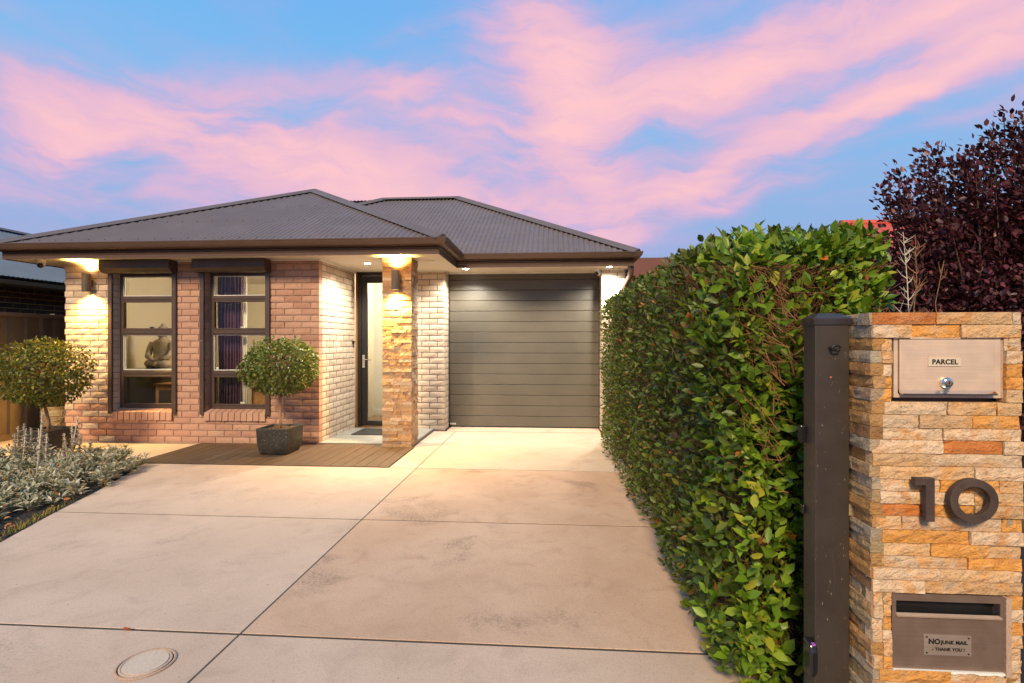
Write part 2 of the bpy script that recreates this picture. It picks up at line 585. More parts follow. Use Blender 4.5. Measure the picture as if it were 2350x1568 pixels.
MAT['parcel_steel'] = steel('brushed_steel', (.80, .58, .43), 0.48, 0.10, 0.45)
MAT['mail_steel'] = steel('weathered_steel', (.27, .18, .138), 0.40, 0.45, 0.5)


def door_mat():
    m = M_('garage_door_paint', 0.34, 0.5)
    m.color(m.ramp(m.noise(2, 4), [(.3, (.080, .069, .053)), (.7, (.096, .083, .064))]))
    h = m.noise(1.0, 6, 0.62, m.pos((26, 26, 75)), 0.8)
    m.bump(h, 0.42, 0.006)
    return m.m


MAT['door'] = door_mat()


def roof_mat(name, a, b):
    m = M_(name, 0.45, 0.35)
    col = m.ramp(m.noise(1.6, 5, 0.6), [(.3, a), (.7, b)])
    col = m.mix(m.rng(m.noise(1, 4, .6, m.pos((30, 30, 1.2))), .55, .8, 0, .25), col, tuple(x * .6 for x in a))
    m.color(col)
    m.rough(m.rng(m.noise(6, 5), .3, .7, .40, .58))
    return m.m


MAT['roof'] = roof_mat('roof_steel', (.140, .111, .106), (.17, .136, .130))
MAT['cap'] = roof_mat('ridge_steel', (.11, .088, .086), (.135, .108, .104))
MAT['blue_roof'] = roof_mat('blue_grey_roof', (.10, .125, .16), (.135, .165, .205))


def granite():
    m = M_('black_granite', 0.5, 0.4)
    v = m.n('ShaderNodeTexVoronoi'); v.inputs['Scale'].default_value = 70
    m.l(m.pos(), v.inputs['Vector'])
    f = m.rng(v.outputs['Distance'], 0.12, 0.24, 1, 0)
    g = m.rng(m.noise(60, 3), .5, .62, 0, 1)
    col = m.ramp(m.noise(8, 5), [(.3, (.016, .014, .012)), (.7, (.045, .038, .03))])
    col = m.mix(m.math('MULTIPLY', f, g), col, (.52, .48, .42))
    m.color(col); m.bump(m.noise(90, 5), 0.4, 0.004)
    return m.m


MAT['granite'] = granite()
MAT['soil'] = paint('potting_soil', (.10, .052, .025), 0.95, 0.4, 0.9, 60, scale=30)
MAT['mulch'] = paint('dark_mulch', (.020, .017, .015), 0.8, 0.5, 0.9, 40, scale=40)
MAT['ground'] = paint('bare_ground', (.075, .058, .038), 0.95, 0.4, 0.8, 20, scale=2)
MAT['urn'] = paint('glazed_urn', (.30, .22, .11), 0.4, 0.35, 0.2, 20, scale=8)
MAT['tile'] = None


def tile_mat():
    m = M_('porch_tile', 0.35, 0.5)
    n = m.noise(1.0, 6, .62, m.pos((3, 14, 3)), 1.0)
    m.color(m.ramp(n, [(.3, (.22, .215, .19)), (.52, (.33, .32, .285)), (.75, (.44, .425, .38))]))
    return m.m


MAT['tile'] = tile_mat()
MAT['mat_fibre'] = paint('door_mat_fibre', (.03, .029, .027), 0.95, 0.3, 0.8, 200, scale=60)
MAT['curtain'] = paint('purple_satin', (.115, .048, .085), 0.32, 0.15, spec=0.6)
MAT['sheer'] = paint('lace_trim', (.72, .68, .60), 0.8, 0.15, scale=80)
MAT['statue'] = paint('carved_stone', (.34, .27, .20), 0.6, 0.25, 0.3, 40, scale=12)
MAT['bark'] = wood('bark', (.20, .11, .06), (.36, .22, .13), (30, 30, 6), 0.85, 0.7)
MAT['pale_bark'] = wood('pale_bark', (.42, .34, .27), (.58, .49, .40), (30, 30, 6), 0.8, 0.4)
MAT['plum_bark'] = wood('plum_bark', (.05, .03, .025), (.10, .06, .05), (30, 30, 6), 0.85, 0.5)
MAT['twig'] = wood('twig', (.16, .075, .03), (.34, .17, .07), (20, 20, 20), 0.8, 0.2)
MAT['terracotta'] = paint('terracotta_tile', (.50, .075, .045), 0.6, 0.25, 0.3, 30, scale=9)
MAT['red_fascia'] = paint('red_brown_fascia', (.145, .045, .032), 0.5, 0.15)
MAT['fence'] = paint('fence_steel', (.18, .125, .07), 0.5, 0.12)
MAT['intercom'] = MAT['white']


def leaf_mat(name, rough=0.38, trans=0.22, spec=0.5, vein=True, hue=0.12):
    m = M_(name, rough, spec)
    a = m.n('ShaderNodeAttribute'); a.attribute_name = 'Col'
    oi = m.n('ShaderNodeObjectInfo').outputs['Random']
    n = m.noise(26, 3)
    col = m.mix(m.rng(n, .3, .7, 0, .3), a.outputs['Color'], m.mix(1.0, a.outputs['Color'], (.62, .70, .5), 'MULTIPLY'))
    m.color(col)
    tr = m.n('ShaderNodeBsdfTranslucent'); m.l(m.mix(1.0, col, (1.25, 1.2, .55), 'MULTIPLY'), tr.inputs['Color'])
    mxs = m.n('ShaderNodeMixShader'); mxs.inputs[0].default_value = trans
    out = m.nt.nodes['Material Output']
    m.l(m.b.outputs[0], mxs.inputs[1]); m.l(tr.outputs[0], mxs.inputs[2]); m.l(mxs.outputs[0], out.inputs['Surface'])
    return m.m


MAT['leaf'] = leaf_mat('hedge_leaf', 0.40, 0.28, 0.35)
MAT['leaf_soft'] = leaf_mat('woolly_leaf', 0.8, 0.12, 0.2)
MAT['leaf_plum'] = leaf_mat('plum_leaf', 0.42, 0.15, 0.4)
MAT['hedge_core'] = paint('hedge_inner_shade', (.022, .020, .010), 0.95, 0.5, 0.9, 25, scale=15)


def glass_mat():
    m = M_('window_glass', 0.02)
    nt_ = m.nt
    tr = m.n('ShaderNodeBsdfTransparent'); tr.inputs[0].default_value = (.93, .94, .93, 1)
    gl = m.n('ShaderNodeBsdfGlossy'); gl.inputs['Roughness'].default_value = 0.015
    fr = m.n('ShaderNodeFresnel'); fr.inputs['IOR'].default_value = 1.33
    mxs = m.n('ShaderNodeMixShader')
    m.l(fr.outputs[0], mxs.inputs[0]); m.l(tr.outputs[0], mxs.inputs[1]); m.l(gl.outputs[0], mxs.inputs[2])
    m.l(mxs.outputs[0], nt_.nodes['Material Output'].inputs['Surface'])
    return m.m


MAT['glass'] = glass_mat()


def emit(name, c, s):
    m = bpy.data.materials.new(name); m.use_nodes = True
    b = m.node_tree.nodes['Principled BSDF']
    b.inputs['Base Color'].default_value = (.8, .8, .8, 1)
    b.inputs['Emission Color'].default_value = (*c, 1); b.inputs['Emission Strength'].default_value = s
    return m


MAT['glow_warm'] = emit('lamp_glow_warm', (1.0, .78, .38), 25)
MAT['glow_cool'] = emit('lamp_glow_white', (1.0, .96, .84), 60)
MAT['glow_room'] = emit('room_lamp_glow', (1.0, .86, .60), 6)


# ------------------------------------------------------------------ leaves
TPL = np.array([(0, 0, 0), (.22, -.40, .05), (.24, 0, -.02), (.22, .40, .05), (.60, -.46, .03), (.62, 0, -.035), (.60, .46, .03), (1, 0, -.10)], float)
TPF = [(0, 2, 1), (0, 3, 2), (1, 2, 5, 4), (2, 3, 6, 5), (4, 5, 7), (5, 6, 7)]
EDGE = np.array([0, 1, 0, 1, 1, 0, 1, .6])


def leaf_arrays(P, T, Nn, L, Wd, col, edge=0.0, curl=1.0):
    k = len(P)
    T = T / np.linalg.norm(T, axis=1, keepdims=True)
    B = np.cross(Nn, T); B /= (np.linalg.norm(B, axis=1, keepdims=True) + 1e-9)
    Nn = np.cross(T, B)
    x = TPL[None, :, 0] * L[:, None]; y = TPL[None, :, 1] * Wd[:, None]; z = TPL[None, :, 2] * L[:, None] * curl
    V = P[:, None, :] + x[..., None] * T[:, None, :] + y[..., None] * B[:, None, :] + z[..., None] * Nn[:, None, :]
    c = col[:, None, :] * (1 + edge * EDGE[None, :, None]) if edge else np.repeat(col[:, None, :], 8, 1)
    return V.reshape(-1, 3), np.clip(c.reshape(-1, 3), 0, 1)


def leaf_mesh(name, V, col, mat, origin=(0, 0, 0)):
    k = len(V) // 8
    lens = np.array([len(f) for f in TPF]); nf = len(TPF)
    idx = np.concatenate([np.array(f) for f in TPF])
    loops = (np.arange(k)[:, None] * 8 + idx[None, :]).ravel()
    tot = np.tile(lens, k)
    start = np.concatenate([[0], np.cumsum(tot)[:-1]])
    me = bpy.data.meshes.new(name)
    me.vertices.add(len(V)); me.vertices.foreach_set('co', (V - np.array(origin)).ravel())
    me.loops.add(len(loops)); me.loops.foreach_set('vertex_index', loops)
    me.polygons.add(len(tot)); me.polygons.foreach_set('loop_start', start)
    me.update(calc_edges=True)
    me.polygons.foreach_set('use_smooth', np.ones(len(tot), bool))
    ca = me.color_attributes.new('Col', 'FLOAT_COLOR', 'POINT')
    ca.data.foreach_set('color', np.concatenate([col, np.ones((len(col), 1))], 1).ravel())
    me.materials.append(mat)
    return me


def unit(a):
    return a / (np.linalg.norm(a, axis=-1, keepdims=True) + 1e-9)


def palette(k, cols, probs, var=0.2):
    i = rng.choice(len(cols), k, p=np.array(probs) / sum(probs))
    return np.array(cols)[i] * (1 + (rng.random((k, 1)) - .5) * 2 * var) * (1 + (rng.random((k, 3)) - .5) * .16)

# ================================================================== GROUND
struct('ground', MB().box(-300, 300, -60, 600, -0.30, -0.10), MAT['ground'])
driveway = struct('driveway', MB().box(-4.62, 1.0, -1.5, 8.45, -0.099, -0.0030), paint('joint_dirt', (.055, .042, .033), .95, .3, scale=40))
BED = [(-3.35, .8), (-3.50, 2.2), (-3.62, 2.9), (-3.75, 3.36), (-3.97, 3.98), (-4.13, 4.52), (-4.30, 5.0), (-4.50, 5.50), (-4.56, 5.66)]


def slab(poly, top, mat, name='slab', parent=driveway, bevel=0.003):
    mb = MB(); mb.prism(poly, 'z', -0.09, top)
    return mb.build(name, mat, parent, bevel=bevel)


g = .0045
gy = .0085                                               # the tooled cross joints are wider


def rect(x0, x1, y0, y1):
    return [(x0 + g, y0 + gy), (x1 - g, y0 + gy), (x1 - g, y1 - gy), (x0 + g, y1 - gy)]


XJ = -1.455
slab(rect(XJ, .92, -.8, 2.39), 0, MAT['conc'])
slab(rect(XJ, .92, 2.39, 4.0), 0, MAT['conc_worn'])
slab(rect(XJ, .92, 4.0, 5.66), 0, MAT['conc_worn'])
slab(rect(XJ, .92, 5.66, 8.02), 0, MAT['conc_pale'])
slab(rect(-1.76, XJ, 5.66, 6.75), .001, MAT['conc_pale'])
slab(rect(-1.79, XJ, 6.75, 8.02), 0, MAT['conc_pale'])
slab(rect(-1.60, .74, 8.02, 8.42), .006, MAT['conc_pale'])
bl = lambda y: float(np.interp(y, [p[1] for p in BED], [p[0] for p in BED]))
for y0, y1, m, t in ((-.8, 2.39, 'conc', 0), (2.39, 4.0, 'conc', 0), (4.0, 5.66, 'conc', .0)):
    ys = [y0 + gy] + [p[1] for p in BED if y0 + .05 < p[1] < y1 - .05] + [y1 - gy]
    slab([(XJ - g, y0 + gy), (XJ - g, y1 - gy)] + [(bl(y), y) for y in ys[::-1]], t, MAT[m])
# pale path in front of the wall, left of the deck
path = struct('path', MB().prism([(-4.74, 5.66), (-4.74, 6.78), (-6.72, 6.78), (-6.72, 13), (-7.54, 13), (-7.54, 5.66)], 'z', -.09, -.006), MAT['conc_pale'], bevel=.003)
struct('garden_bed', MB().prism(BED + [(-4.62, 5.62), (-7.5, 5.62), (-7.5, .8)][0:] , 'z', -.09, -.001), MAT['mulch'])
struct('hedge_bed', MB().prism([(.925, -.5), (.925, 8.0), (3.2, 8.0), (3.2, -.5)], 'z', -.09, -.02), MAT['mulch'])
# loose bark over the bed
mb = MB()
for i in range(2600):
    y = random.uniform(2.2, 5.6); x = bl(y) - .03 - random.random() ** 1.5 * 1.6
    s_ = random.uniform(.008, .028); a = random.uniform(0, 3.14)
    p = Vector((x, y, -.006 + random.uniform(0, .012)))
    d = Vector((math.cos(a), math.sin(a), random.uniform(-.3, .3))) * s_; e = Vector((-math.sin(a), math.cos(a), random.uniform(-.3, .3))) * s_ * .4
    up = Vector((0, 0, s_ * .35))
    mb.add([p - d - e, p + d - e, p + d + e, p - d + e, p - d * .7 + up, p + d * .7 + up], [(0, 1, 5, 4), (1, 2, 5), (2, 3, 4, 5), (3, 0, 4)])
ob = mb.build('bark_mulch', MAT['mulch'])
tag(ob, 'black bark mulch covering the garden bed beside the driveway', 'mulch', kind='stuff')

# manhole cover let into the near left slab
mc = gp(405, 1841)
mh = thing('inspection_cover', (mc.x, mc.y, 0), 'small round concrete filled inspection cover set in the driveway', 'cover')
MB().lathe([(.112, .001), (.112, .005), (.108, .007), (.103, .007), (.101, .004), (.101, .001)], mc.x, mc.y, 40).build('rim', MAT['conc_edge'], mh)
MB().lathe([(.0965, .001), (.0965, .0065), (.094, .008), (.089, .008), (.0875, .005), (.0865, .005), (.084, .009), (.02, .0095)], mc.x, mc.y, 40).build('lid', MAT['conc'], mh, autosmooth=30)
MB().lathe([(.083, .0092), (.083, .0098), (.02, .0103)], mc.x, mc.y, 40).build('infill', concrete('infill_concrete', (.52, .41, .32), (.64, .53, .43), .6, 2.0, (.40, .25, .15)), mh)

# deck of boards running out from the wall
deck = thing('timber_deck', (-3.2, 6.2, 0), 'low brown timber deck of grooved boards below the front windows', 'deck')
nb = 22; x0, x1 = -4.70, -1.765; bw = (x1 - x0) / nb
for i in range(nb):
    a = x0 + i * bw; b = a + bw - .005
    mb = MB()
    k = 7; poly = [(a, -.03), (b, -.03), (b, .006)]
    for j in range(k * 2):                               # fine reeded top
        t = j / (k * 2); poly.append((b - (b - a) * (t + .5 / (k * 2)), .006 - (.0022 if j % 2 else 0)))
    poly.append((a, .006))
    mb.prism(poly, 'y', 5.672 + random.uniform(-.002, .002), 6.835)
    mb.build('board', MAT['deck'], deck)
MB().box(x0, x1, 5.70, 6.82, -.088, -.032).build('joists', MAT['black'], deck)
mb = MB()
for i in range(nb):
    for y in (5.76, 6.25, 6.76):
        for q in (.03, .105):
            mb.lathe([(.004, .006), (.004, .0072)], x0 + i * bw + q, y, 6)
mb.build('deck_screws', MAT['steel'], deck, kind='stuff')

# ================================================================== HOUSE
FY, GY, DY = 6.84, 8.04, 8.40            # front wall, garage wall, garage door planes
XL, XR = -6.68, -3.07                    # front wall left and right corners
XP0, XP1 = -2.28, -1.63                  # garage left pier
SOF = 2.46
WIN = [(-5.96, -5.11), (-4.65, -3.80)]   # window openings in x
WZ0 = .44
house = thing('brick_house', (-2.8, 8.0, 0), 'single storey pinkish brick house with dark corrugated hip roof', 'house')

BH, BL_, MJ = .076, .23, .010
bcache = {}


def brick_verts(w, d=.10, h=BH, seed=0):
    r = random.Random(seed)
    nx, nz = max(2, int(round(w / .05))), 3
    vs = []; fs = []
    for j in range(nz + 1):
        for i in range(nx + 1):
            x = w * i / nx; z = h * j / nz
            edge = i in (0, nx) or j in (0, nz)
            y = .0030 if edge else r.uniform(-.0022, .0012)
            if edge:
                x += (.0015 if i == 0 else -.0015 if i == nx else r.uniform(-.004, .004)) * 1.0
                z += (.001 if j == 0 else -.001 if j == nz else 0) + r.uniform(-.0008, .0008)
            vs.append((x, y, z))
    row = nx + 1
    for j in range(nz):
        for i in range(nx):
            a = j * row + i
            fs.append((a, a + 1, a + row + 1, a + row))
    k = len(vs)
    vs += [(0, d, 0), (w, d, 0), (w, d, h), (0, d, h)]
    b = [i for i in range(row)]; t = [nz * row + i for i in range(row)]
    l = [j * row for j in range(nz + 1)]; rr = [j * row + nx for j in range(nz + 1)]
    fs += [b[::-1] + [k, k + 1], t + [k + 2, k + 3], l + [k + 3, k], rr[::-1] + [k + 1, k + 2], (k + 1, k, k + 3, k + 2)]
    return vs, fs


def brick_mesh(w, seed, d=.10, mat='brick'):
    key = (round(w, 2), seed, d, mat)
    if key not in bcache:
        mb = MB(); mb.add(*brick_verts(w, d, BH, hash(key) % 1000))
        me = mb.mesh('brick'); fix_normals(me); me.materials.append(MAT[mat])
        bcache[key] = me
    return bcache[key]


def course(xa, xb, row, from_right=True):
    """brick extents along a course (running bond), cut at both ends"""
    out = []
    off = 0 if row % 2 == 0 else .12
    x = xb if from_right else xa
    first = True
    while True:
        w = BL_ if (row % 2 == 0 or not first) else .11
        first = False
        if from_right:
            a, b = max(x - w, xa), x; x = x - w - MJ
            if b - a > .03: out.append((a, b))
            if x <= xa + .03: break
        else:
            a, b = x, min(x + w, xb); x = x + w + MJ
            if b - a > .03: out.append((a, b))
            if x >= xb - .03: break
    return out


def cut(iv, holes):
    res = [iv]
    for h0, h1 in holes:
        nx = []
        for a, b in res:
            if h1 <= a or h0 >= b: nx.append((a, b)); continue
            if a < h0 - .025: nx.append((a, h0))
            if b > h1 + .025: nx.append((h1, b))
        res = nx
    return res


NROW = 28
Z0 = .005
# front wall: mortar bed behind, every brick its own piece
mb = MB()
segs = [(XL, WIN[0][0]), (WIN[0][1], WIN[1][0]), (WIN[1][1], XR - .008)]
for a, b in segs: mb.box(a + .006, b - (.006 if b < -3.2 else 0), FY + .012, FY + .098, .0, SOF)
for a, b in WIN: mb.box(a - .006, b + .006, FY + .0122, FY + .0978, .0, WZ0 - .02)
front_wall = mb.build('front_wall', MAT['mortar'], house)
MB().box(XL - .01, XR, FY + .004, FY + .2, -.12, Z0 - .001).build('footing', MAT['conc_edge'], house)
for r in range(NROW + 1):
    z = Z0 + r * (BH + MJ)
    holes = [(a, b) for a, b in WIN] if z + BH > WZ0 - .03 else []
    for iv in course(XL, XR, r):
        for a, b in cut(iv, holes):
            w = b - a
            me = brick_mesh(w, random.randrange(6), mat='lamplit_cream_brick' if (a + b) / 2 < WIN[0][0] and (z > .45 or random.random() < z + .2) else 'brick')  # left corner bricks paler: wall lamp's glow put into their colour
            sc = min(1.0, (SOF - z) / BH)
            o = put('brick', me, None, front_wall, (a, FY + random.uniform(-.0015, .0015), z))
            if sc < 1: o.scale = (w / round(w, 2), 1, sc)
            else: o.scale = (w / round(w, 2), 1, 1)
# garage pier left of the door: own bricks on its face
mb = MB(); mb.box(XP0, XP1 - .008, GY + .009, GY + .34, 0, SOF)
garage_wall = mb.build('garage_wall', MAT['grey_mortar'], house)
for r in range(NROW + 1):
    z = Z0 + r * (BH + MJ)
    for a, b in course(XP0, XP1, r):
        o = put('brick', brick_mesh(b - a, random.randrange(6), mat='lamplit_cream_brick'), None, garage_wall, (a, GY + random.uniform(-.001, .001), z))
        o.scale = ((b - a) / round(b - a, 2), 1, min(1.0, (SOF - z) / BH))

# the remaining brickwork, seen at a glancing angle: entry wall, door reveals, right pier
mb = MB()


def lay(p, ang, w, h=BH):
    vs, fs = brick_verts(w, .10, h, random.randrange(1000))
    mb.cur = random.random()
    c, s_ = math.cos(ang), math.sin(ang)
    mb.add([(p[0] + v[0] * c - v[1] * s_, p[1] + v[0] * s_ + v[1] * c, p[2] + v[2]) for v in vs], fs)


for r in range(NROW + 1):
    z = Z0 + r * (BH + MJ); h = min(BH, SOF - z)
    # entry wall faces +x, runs from the corner back to the door
    y = FY + (.101 if r % 2 else .11)
    first = True
    while y < 8.13:
        w = .13 if (first and r % 2) else BL_
        w = min(w, 8.14 - y)
        if w > .03: lay((XR, y, z), math.pi / 2, w, h)
        y += w + MJ; first = False
    # reveal right of the left pier
    lay((XP1, GY + (.101 if r % 2 else .11), z), math.pi / 2, .115, h)
    lay((XP1, GY + (.226 if r % 2 else .235), z), math.pi / 2, .105, h)
    # right pier: face and its inner reveal
    for a, b in course(.75, 1.10, r): lay((a, GY, z), 0, b - a, h)
    lay((.75, GY + .22, z), -math.pi / 2, .11, h)
    lay((.75, GY + .345, z), -math.pi / 2, .115, h)
    lay((1.105, GY + .31, z), 0, .155, h)
brickwork = mb.build('brickwork', MAT['lamplit_cream_brick'], house, kind='stuff')
mb = MB()
mb.box(XR - .098, XR - .009, FY + .099, 8.14, 0, SOF)
entry_wall = mb.build('entry_wall', MAT['grey_mortar'], house)
mb = MB()
mb.box(.759, 1.092, GY + .009, GY + .345, 0, SOF).box(1.092, 1.258, GY + .319, GY + .6, 0, SOF)
mb.build('garage_pier', MAT['grey_mortar'], house)
# hidden remainder of the house body
mb = MB()
mb.box(XL, XL + .1, FY + .12, 13, 0, SOF).box(1.0, 1.1, DY + .06, 13, 0, SOF).box(XL + .1, 1.0, 12.9, 13, 0, SOF)
mb.build('rear_wall', MAT['mortar'], house)

# window sills: bricks on edge, tilted
for wi, (a, b) in enumerate(WIN):
    mbs = MB(); mbs.box(a + .005, b - .005, FY - .012, FY + .095, .318, .40)
    sill = mbs.build('window_sill', MAT['mortar'], house)
    n = 10; bw = (b - a + .01) / n
    for i in range(n):
        xa = a - .005 + i * bw
        m2 = MB()
        y0_, y1_ = FY - .028 + random.uniform(-.002, .002), FY + .096
        m2.add([(0, y0_, .305), (bw - .008, y0_, .305), (bw - .008, y1_, .325), (0, y1_, .325), (0, y0_ + .006, .414), (bw - .008, y0_ + .006, .414), (bw - .008, y1_, .452), (0, y1_, .452)],
               [(0, 3, 2, 1), (4, 5, 6, 7), (0, 1, 5, 4), (1, 2, 6, 5), (2, 3, 7, 6), (3, 0, 4, 7)])
        m2.v = [(v[0] + xa, v[1], v[2]) for v in m2.v]
        m2.build('brick', MAT['brick'], sill, bevel=.003, seg=1)

# windows
WY = FY + .10
for wi, (a, b) in enumerate(WIN):
    top = 2.30
    fw = .045
    wn_ = MB()
    wn_.box(a + .002, a + fw, WY, WY + .07, WZ0 + .012, top).box(b - fw, b - .002, WY, WY + .07, WZ0 + .012, top)
    wn_.box(a + fw, b - fw, WY, WY + .07, top - .035, top).box(a + fw, b - fw, WY, WY + .07, WZ0 + .012, WZ0 + .055)
    win = wn_.build('window', MAT['frame'], house, bevel=.003, seg=1)
    for z0, z1 in ((1.93, 1.995), (1.46, 1.53), (.905, .975)):
        m2 = MB(); m2.box(a + fw + .0005, b - fw - .0005, WY - .004, WY + .066, z0, z1)
        m2.box(a + fw + .0005, b - fw - .0005, WY - .012, WY - .0045, z0 + .02, z1 - .018)
        m2.build('transom', MAT['frame'], win, bevel=.003, seg=1)
    for (z0, z1, sash) in ((1.996, top - .036, 0), (1.531, 1.929, 1), (.976, 1.459, 0), (WZ0 + .056, .904, 1)):
        xa, xb = a + fw + .001, b - fw - .001
        e = .022 if sash else .008
        if sash:
            m2 = MB()
            m2.box(xa, xa + e, WY - .010, WY + .03, z0, z1).box(xb - e, xb, WY - .010, WY + .03, z0, z1)
            m2.box(xa + e, xb - e, WY - .010, WY + .03, z0, z0 + e).box(xa + e, xb - e, WY - .010, WY + .03, z1 - e, z1)
            sa = m2.build('sash', MAT['frame'], win, bevel=.003, seg=1)
            m3 = MB(); m3.box((xa + xb) / 2 - .025, (xa + xb) / 2 + .03, WY + .05, WY + .065, z0 + e + .002, z0 + e + .022)
            m3.build('latch', MAT['white'] if wi else MAT['black'], win)
        else:
            m2 = MB()
            m2.box(xa, xa + e, WY + .012, WY + .05, z0, z1).box(xb - e, xb, WY + .012, WY + .05, z0, z1)
            m2.box(xa + e, xb - e, WY + .012, WY + .05, z0, z0 + e).box(xa + e, xb - e, WY + .012, WY + .05, z1 - e, z1)
            m2.build('glazing_bead', MAT['white'], win)
        MB().box(xa + e, xb - e, WY + .022, WY + .027, z0 + e, z1 - e).build('pane', MAT['glass'], win)
    # roller shutter box above, guide rails at the sides
    ba, bb = a - .07, b + .07
    zb, zt = 2.292, SOF - .002
    m2 = MB(); yo, yi = FY - .175, FY - .003
    m2.prism([(yi, zb), (yo + .055, zb), (yo, zb + .055), (yo, zt), (yi, zt)], 'x', ba + .003, bb - .003)
    sb = m2.build('shutter_box', MAT['shutter'], house, bevel=.0015, seg=1)
    for q, (xa, xb) in enumerate(((ba, ba + .0028), (bb - .0028, bb))):
        m3 = MB(); m3.prism([(yi, zb - .002), (yo + .054, zb - .002), (yo - .002, zb + .054), (yo - .002, zt - .001), (yi, zt - .001)], 'x', xa, xb)
        m3.build('end_plate', MAT['shutter'], sb)
    for xa, xb in ((a - .062, a - .004), (b + .004, b + .062)):
        gr = MB().box(xa, xb, FY - .034, FY - .004, .385, zb - .003).build('guide_rail', MAT['frame'], house, bevel=.004)
        for z in (.62, 1.38, 2.08):
            MB().tube([((xa + xb) / 2, FY - .034, z), ((xa + xb) / 2, FY - .039, z)], .006, 8).build('screw', MAT['steel'], gr)
    MB().box(a, b, FY - .02, WY + .02, top + .001, SOF - .003).build('lintel_trim', MAT['frame'], house)

# room behind the windows
mb = MB()
yi = FY + .175
for a, b in [(XL + .1, WIN[0][0]), (WIN[0][1], WIN[1][0]), (WIN[1][1], XR - .11)]: mb.box(a, b, FY + .102, yi, .0, SOF)
for a, b in WIN: mb.box(a - .001, b + .001, FY + .172, yi, .0, WZ0)
mb.box(XL + .1, XR - .11, 9.7, 9.8, 0, SOF)
mb.box(XL + .102, XL + .15, yi, 9.7, 0, SOF).box(XR - .16, XR - .11, yi, 9.7, 0, SOF)
mb.build('room_wall', MAT['wall_paint'], house)
MB().box(XL + .15, XR - .16, yi, 9.7, .0, .03).build('room_floor', MAT['floor_wood'], house)
for a, b in WIN:                                        # painted reveals inside
    m2 = MB()
    for x in (a - .0, b - .012): m2.box(x, x + .012, WY + .071, yi + .01, WZ0, 2.33)
    m2.build('inner_reveal', MAT['white'], house)
rl = thing('ceiling_lamp', (-3.72, 7.6, 2.38), 'round lit ceiling lamp inside the front room', 'lamp')
MB().lathe([(.16, 2.40), (.17, 2.45), (.17, 2.455)], -3.72, 7.6, 24).build('diffuser', MAT['glow_room'], rl)
pl = bpy.data.lights.new('room_light', 'POINT'); pl.energy = 170; pl.color = (1.0, .84, .56); pl.shadow_soft_size = .15
po = bpy.data.objects.new('room_light', pl); po.location = (-3.72, 7.6, 2.3); C.objects.link(po); WL[po.name] = Vector((-3.72, 7.6, 2.3)); adopt(po, rl)

# hall behind the entry door
mb = MB()
mb.box(-3.9, -2.62, 9.35, 9.45, .04, SOF).box(-2.62, -2.56, 9.351, 13, .04, SOF).box(-1.72, -1.66, 8.36, 13, .04, SOF).box(-3.9, -3.84, 8.32, 9.35, .04, SOF)
mb.box(-2.56, -1.72, 12.8, 12.89, .04, SOF)
mb.build('hall_wall', MAT['hall_paint'], house)
MB().box(-3.84, -1.72, 8.27, 12.8, .0, .039).build('hall_floor', MAT['floor_wood'], house)
MB().box(-3.84, -2.60, 9.333, 9.349, .04, .16).box(-2.559, -2.544, 9.333, 12.8, .04, .16).build('skirting_board', MAT['white'], house)
hl = thing('hall_lamp', (-2.35, 9.0, 2.4), 'round lit ceiling lamp in the entrance hall', 'lamp')
MB().lathe([(.1, 2.41), (.11, 2.455), (.11, 2.457)], -2.35, 9.0, 20).build('diffuser', MAT['glow_room'], hl)
pl = bpy.data.lights.new('hall_light', 'POINT'); pl.energy = 110; pl.color = (1.0, .90, .72); pl.shadow_soft_size = .12
po = bpy.data.objects.new('hall_light', pl); po.location = (-2.3, 8.75, 2.3); C.objects.link(po); WL[po.name] = Vector((-2.3, 8.75, 2.3)); adopt(po, hl)

# entry door
DX0, DX1, EY = XR + .004, XP0 - .004, 8.15
d0 = MB(); d0.box(DX0, DX0 + .03, EY - .012, EY + .10, .031, SOF)
door = d0.build('entry_door', MAT['timber'], house)
m2 = MB()
for k, (w, dy) in enumerate(((.055, 0.0), (.05, .012), (.04, .022))):
    xo = DX0 + .032 + sum((.055, .05, .04)[:k])
m2.box(DX0 + .032, DX0 + .085, EY, EY + .09, .035, SOF - .004).box(DX0 + .086, DX0 + .18, EY + .018, EY + .06, .05, 2.40)
m2.box(DX1 - .085, DX1 - .0, EY, EY + .09, .035, SOF - .004).box(DX1 - .18, DX1 - .086, EY + .018, EY + .06, .05, 2.40)
m2.box(DX0 + .086, DX1 - .086, EY + .001, EY + .088, 2.402, SOF - .005).box(DX0 + .181, DX1 - .181, EY + .019, EY + .06, 2.29, 2.399).box(DX0 + .181, DX1 - .181, EY + .019, EY + .06, .051, .125)
m2.build('frame', MAT['black'], door, bevel=.004)
MB().box(DX0 + .181, DX1 - .181, EY + .035, EY + .04, .126, 2.289).build('pane', MAT['glass'], door)
hx = DX0 + .125
m3 = MB(); m3.box(hx - .02, hx + .02, EY + .008, EY + .017, .96, 1.16)
m3.tube([(hx, EY + .008, 1.09), (hx, EY - .035, 1.09), (hx + .13, EY - .04, 1.085)], .009, 8)
m3.build('handle', MAT['steel'], door)
MB().box(DX0 + .0, DX1, EY + .001, EY + .10, .0, .033).build('threshold', MAT['timber'], door)

# porch tiles and mat
porch = struct('porch_floor', MB().box(XR + .001, -1.815, FY + .02, 8.15, -.09, .018), MAT['conc_edge'])
xs = [XR + .001, -2.45, -1.81]; ys = [FY + .005, 7.45, 8.06]
for i in range(2):
    for j in range(2):
        MB().box(xs[i] + .002, xs[i + 1] - .002, ys[j] + .002, ys[j + 1] - .002, .0185, .032).build('tile', MAT['tile'], porch, bevel=.002, seg=1)
dm = MB().box(-2.86, -2.02, 7.42, 7.95, .0325, .045).build('door_mat', MAT['mat_fibre'], bevel=.004)
tag(dm, 'flat dark grey door mat in front of the entry door', 'mat')

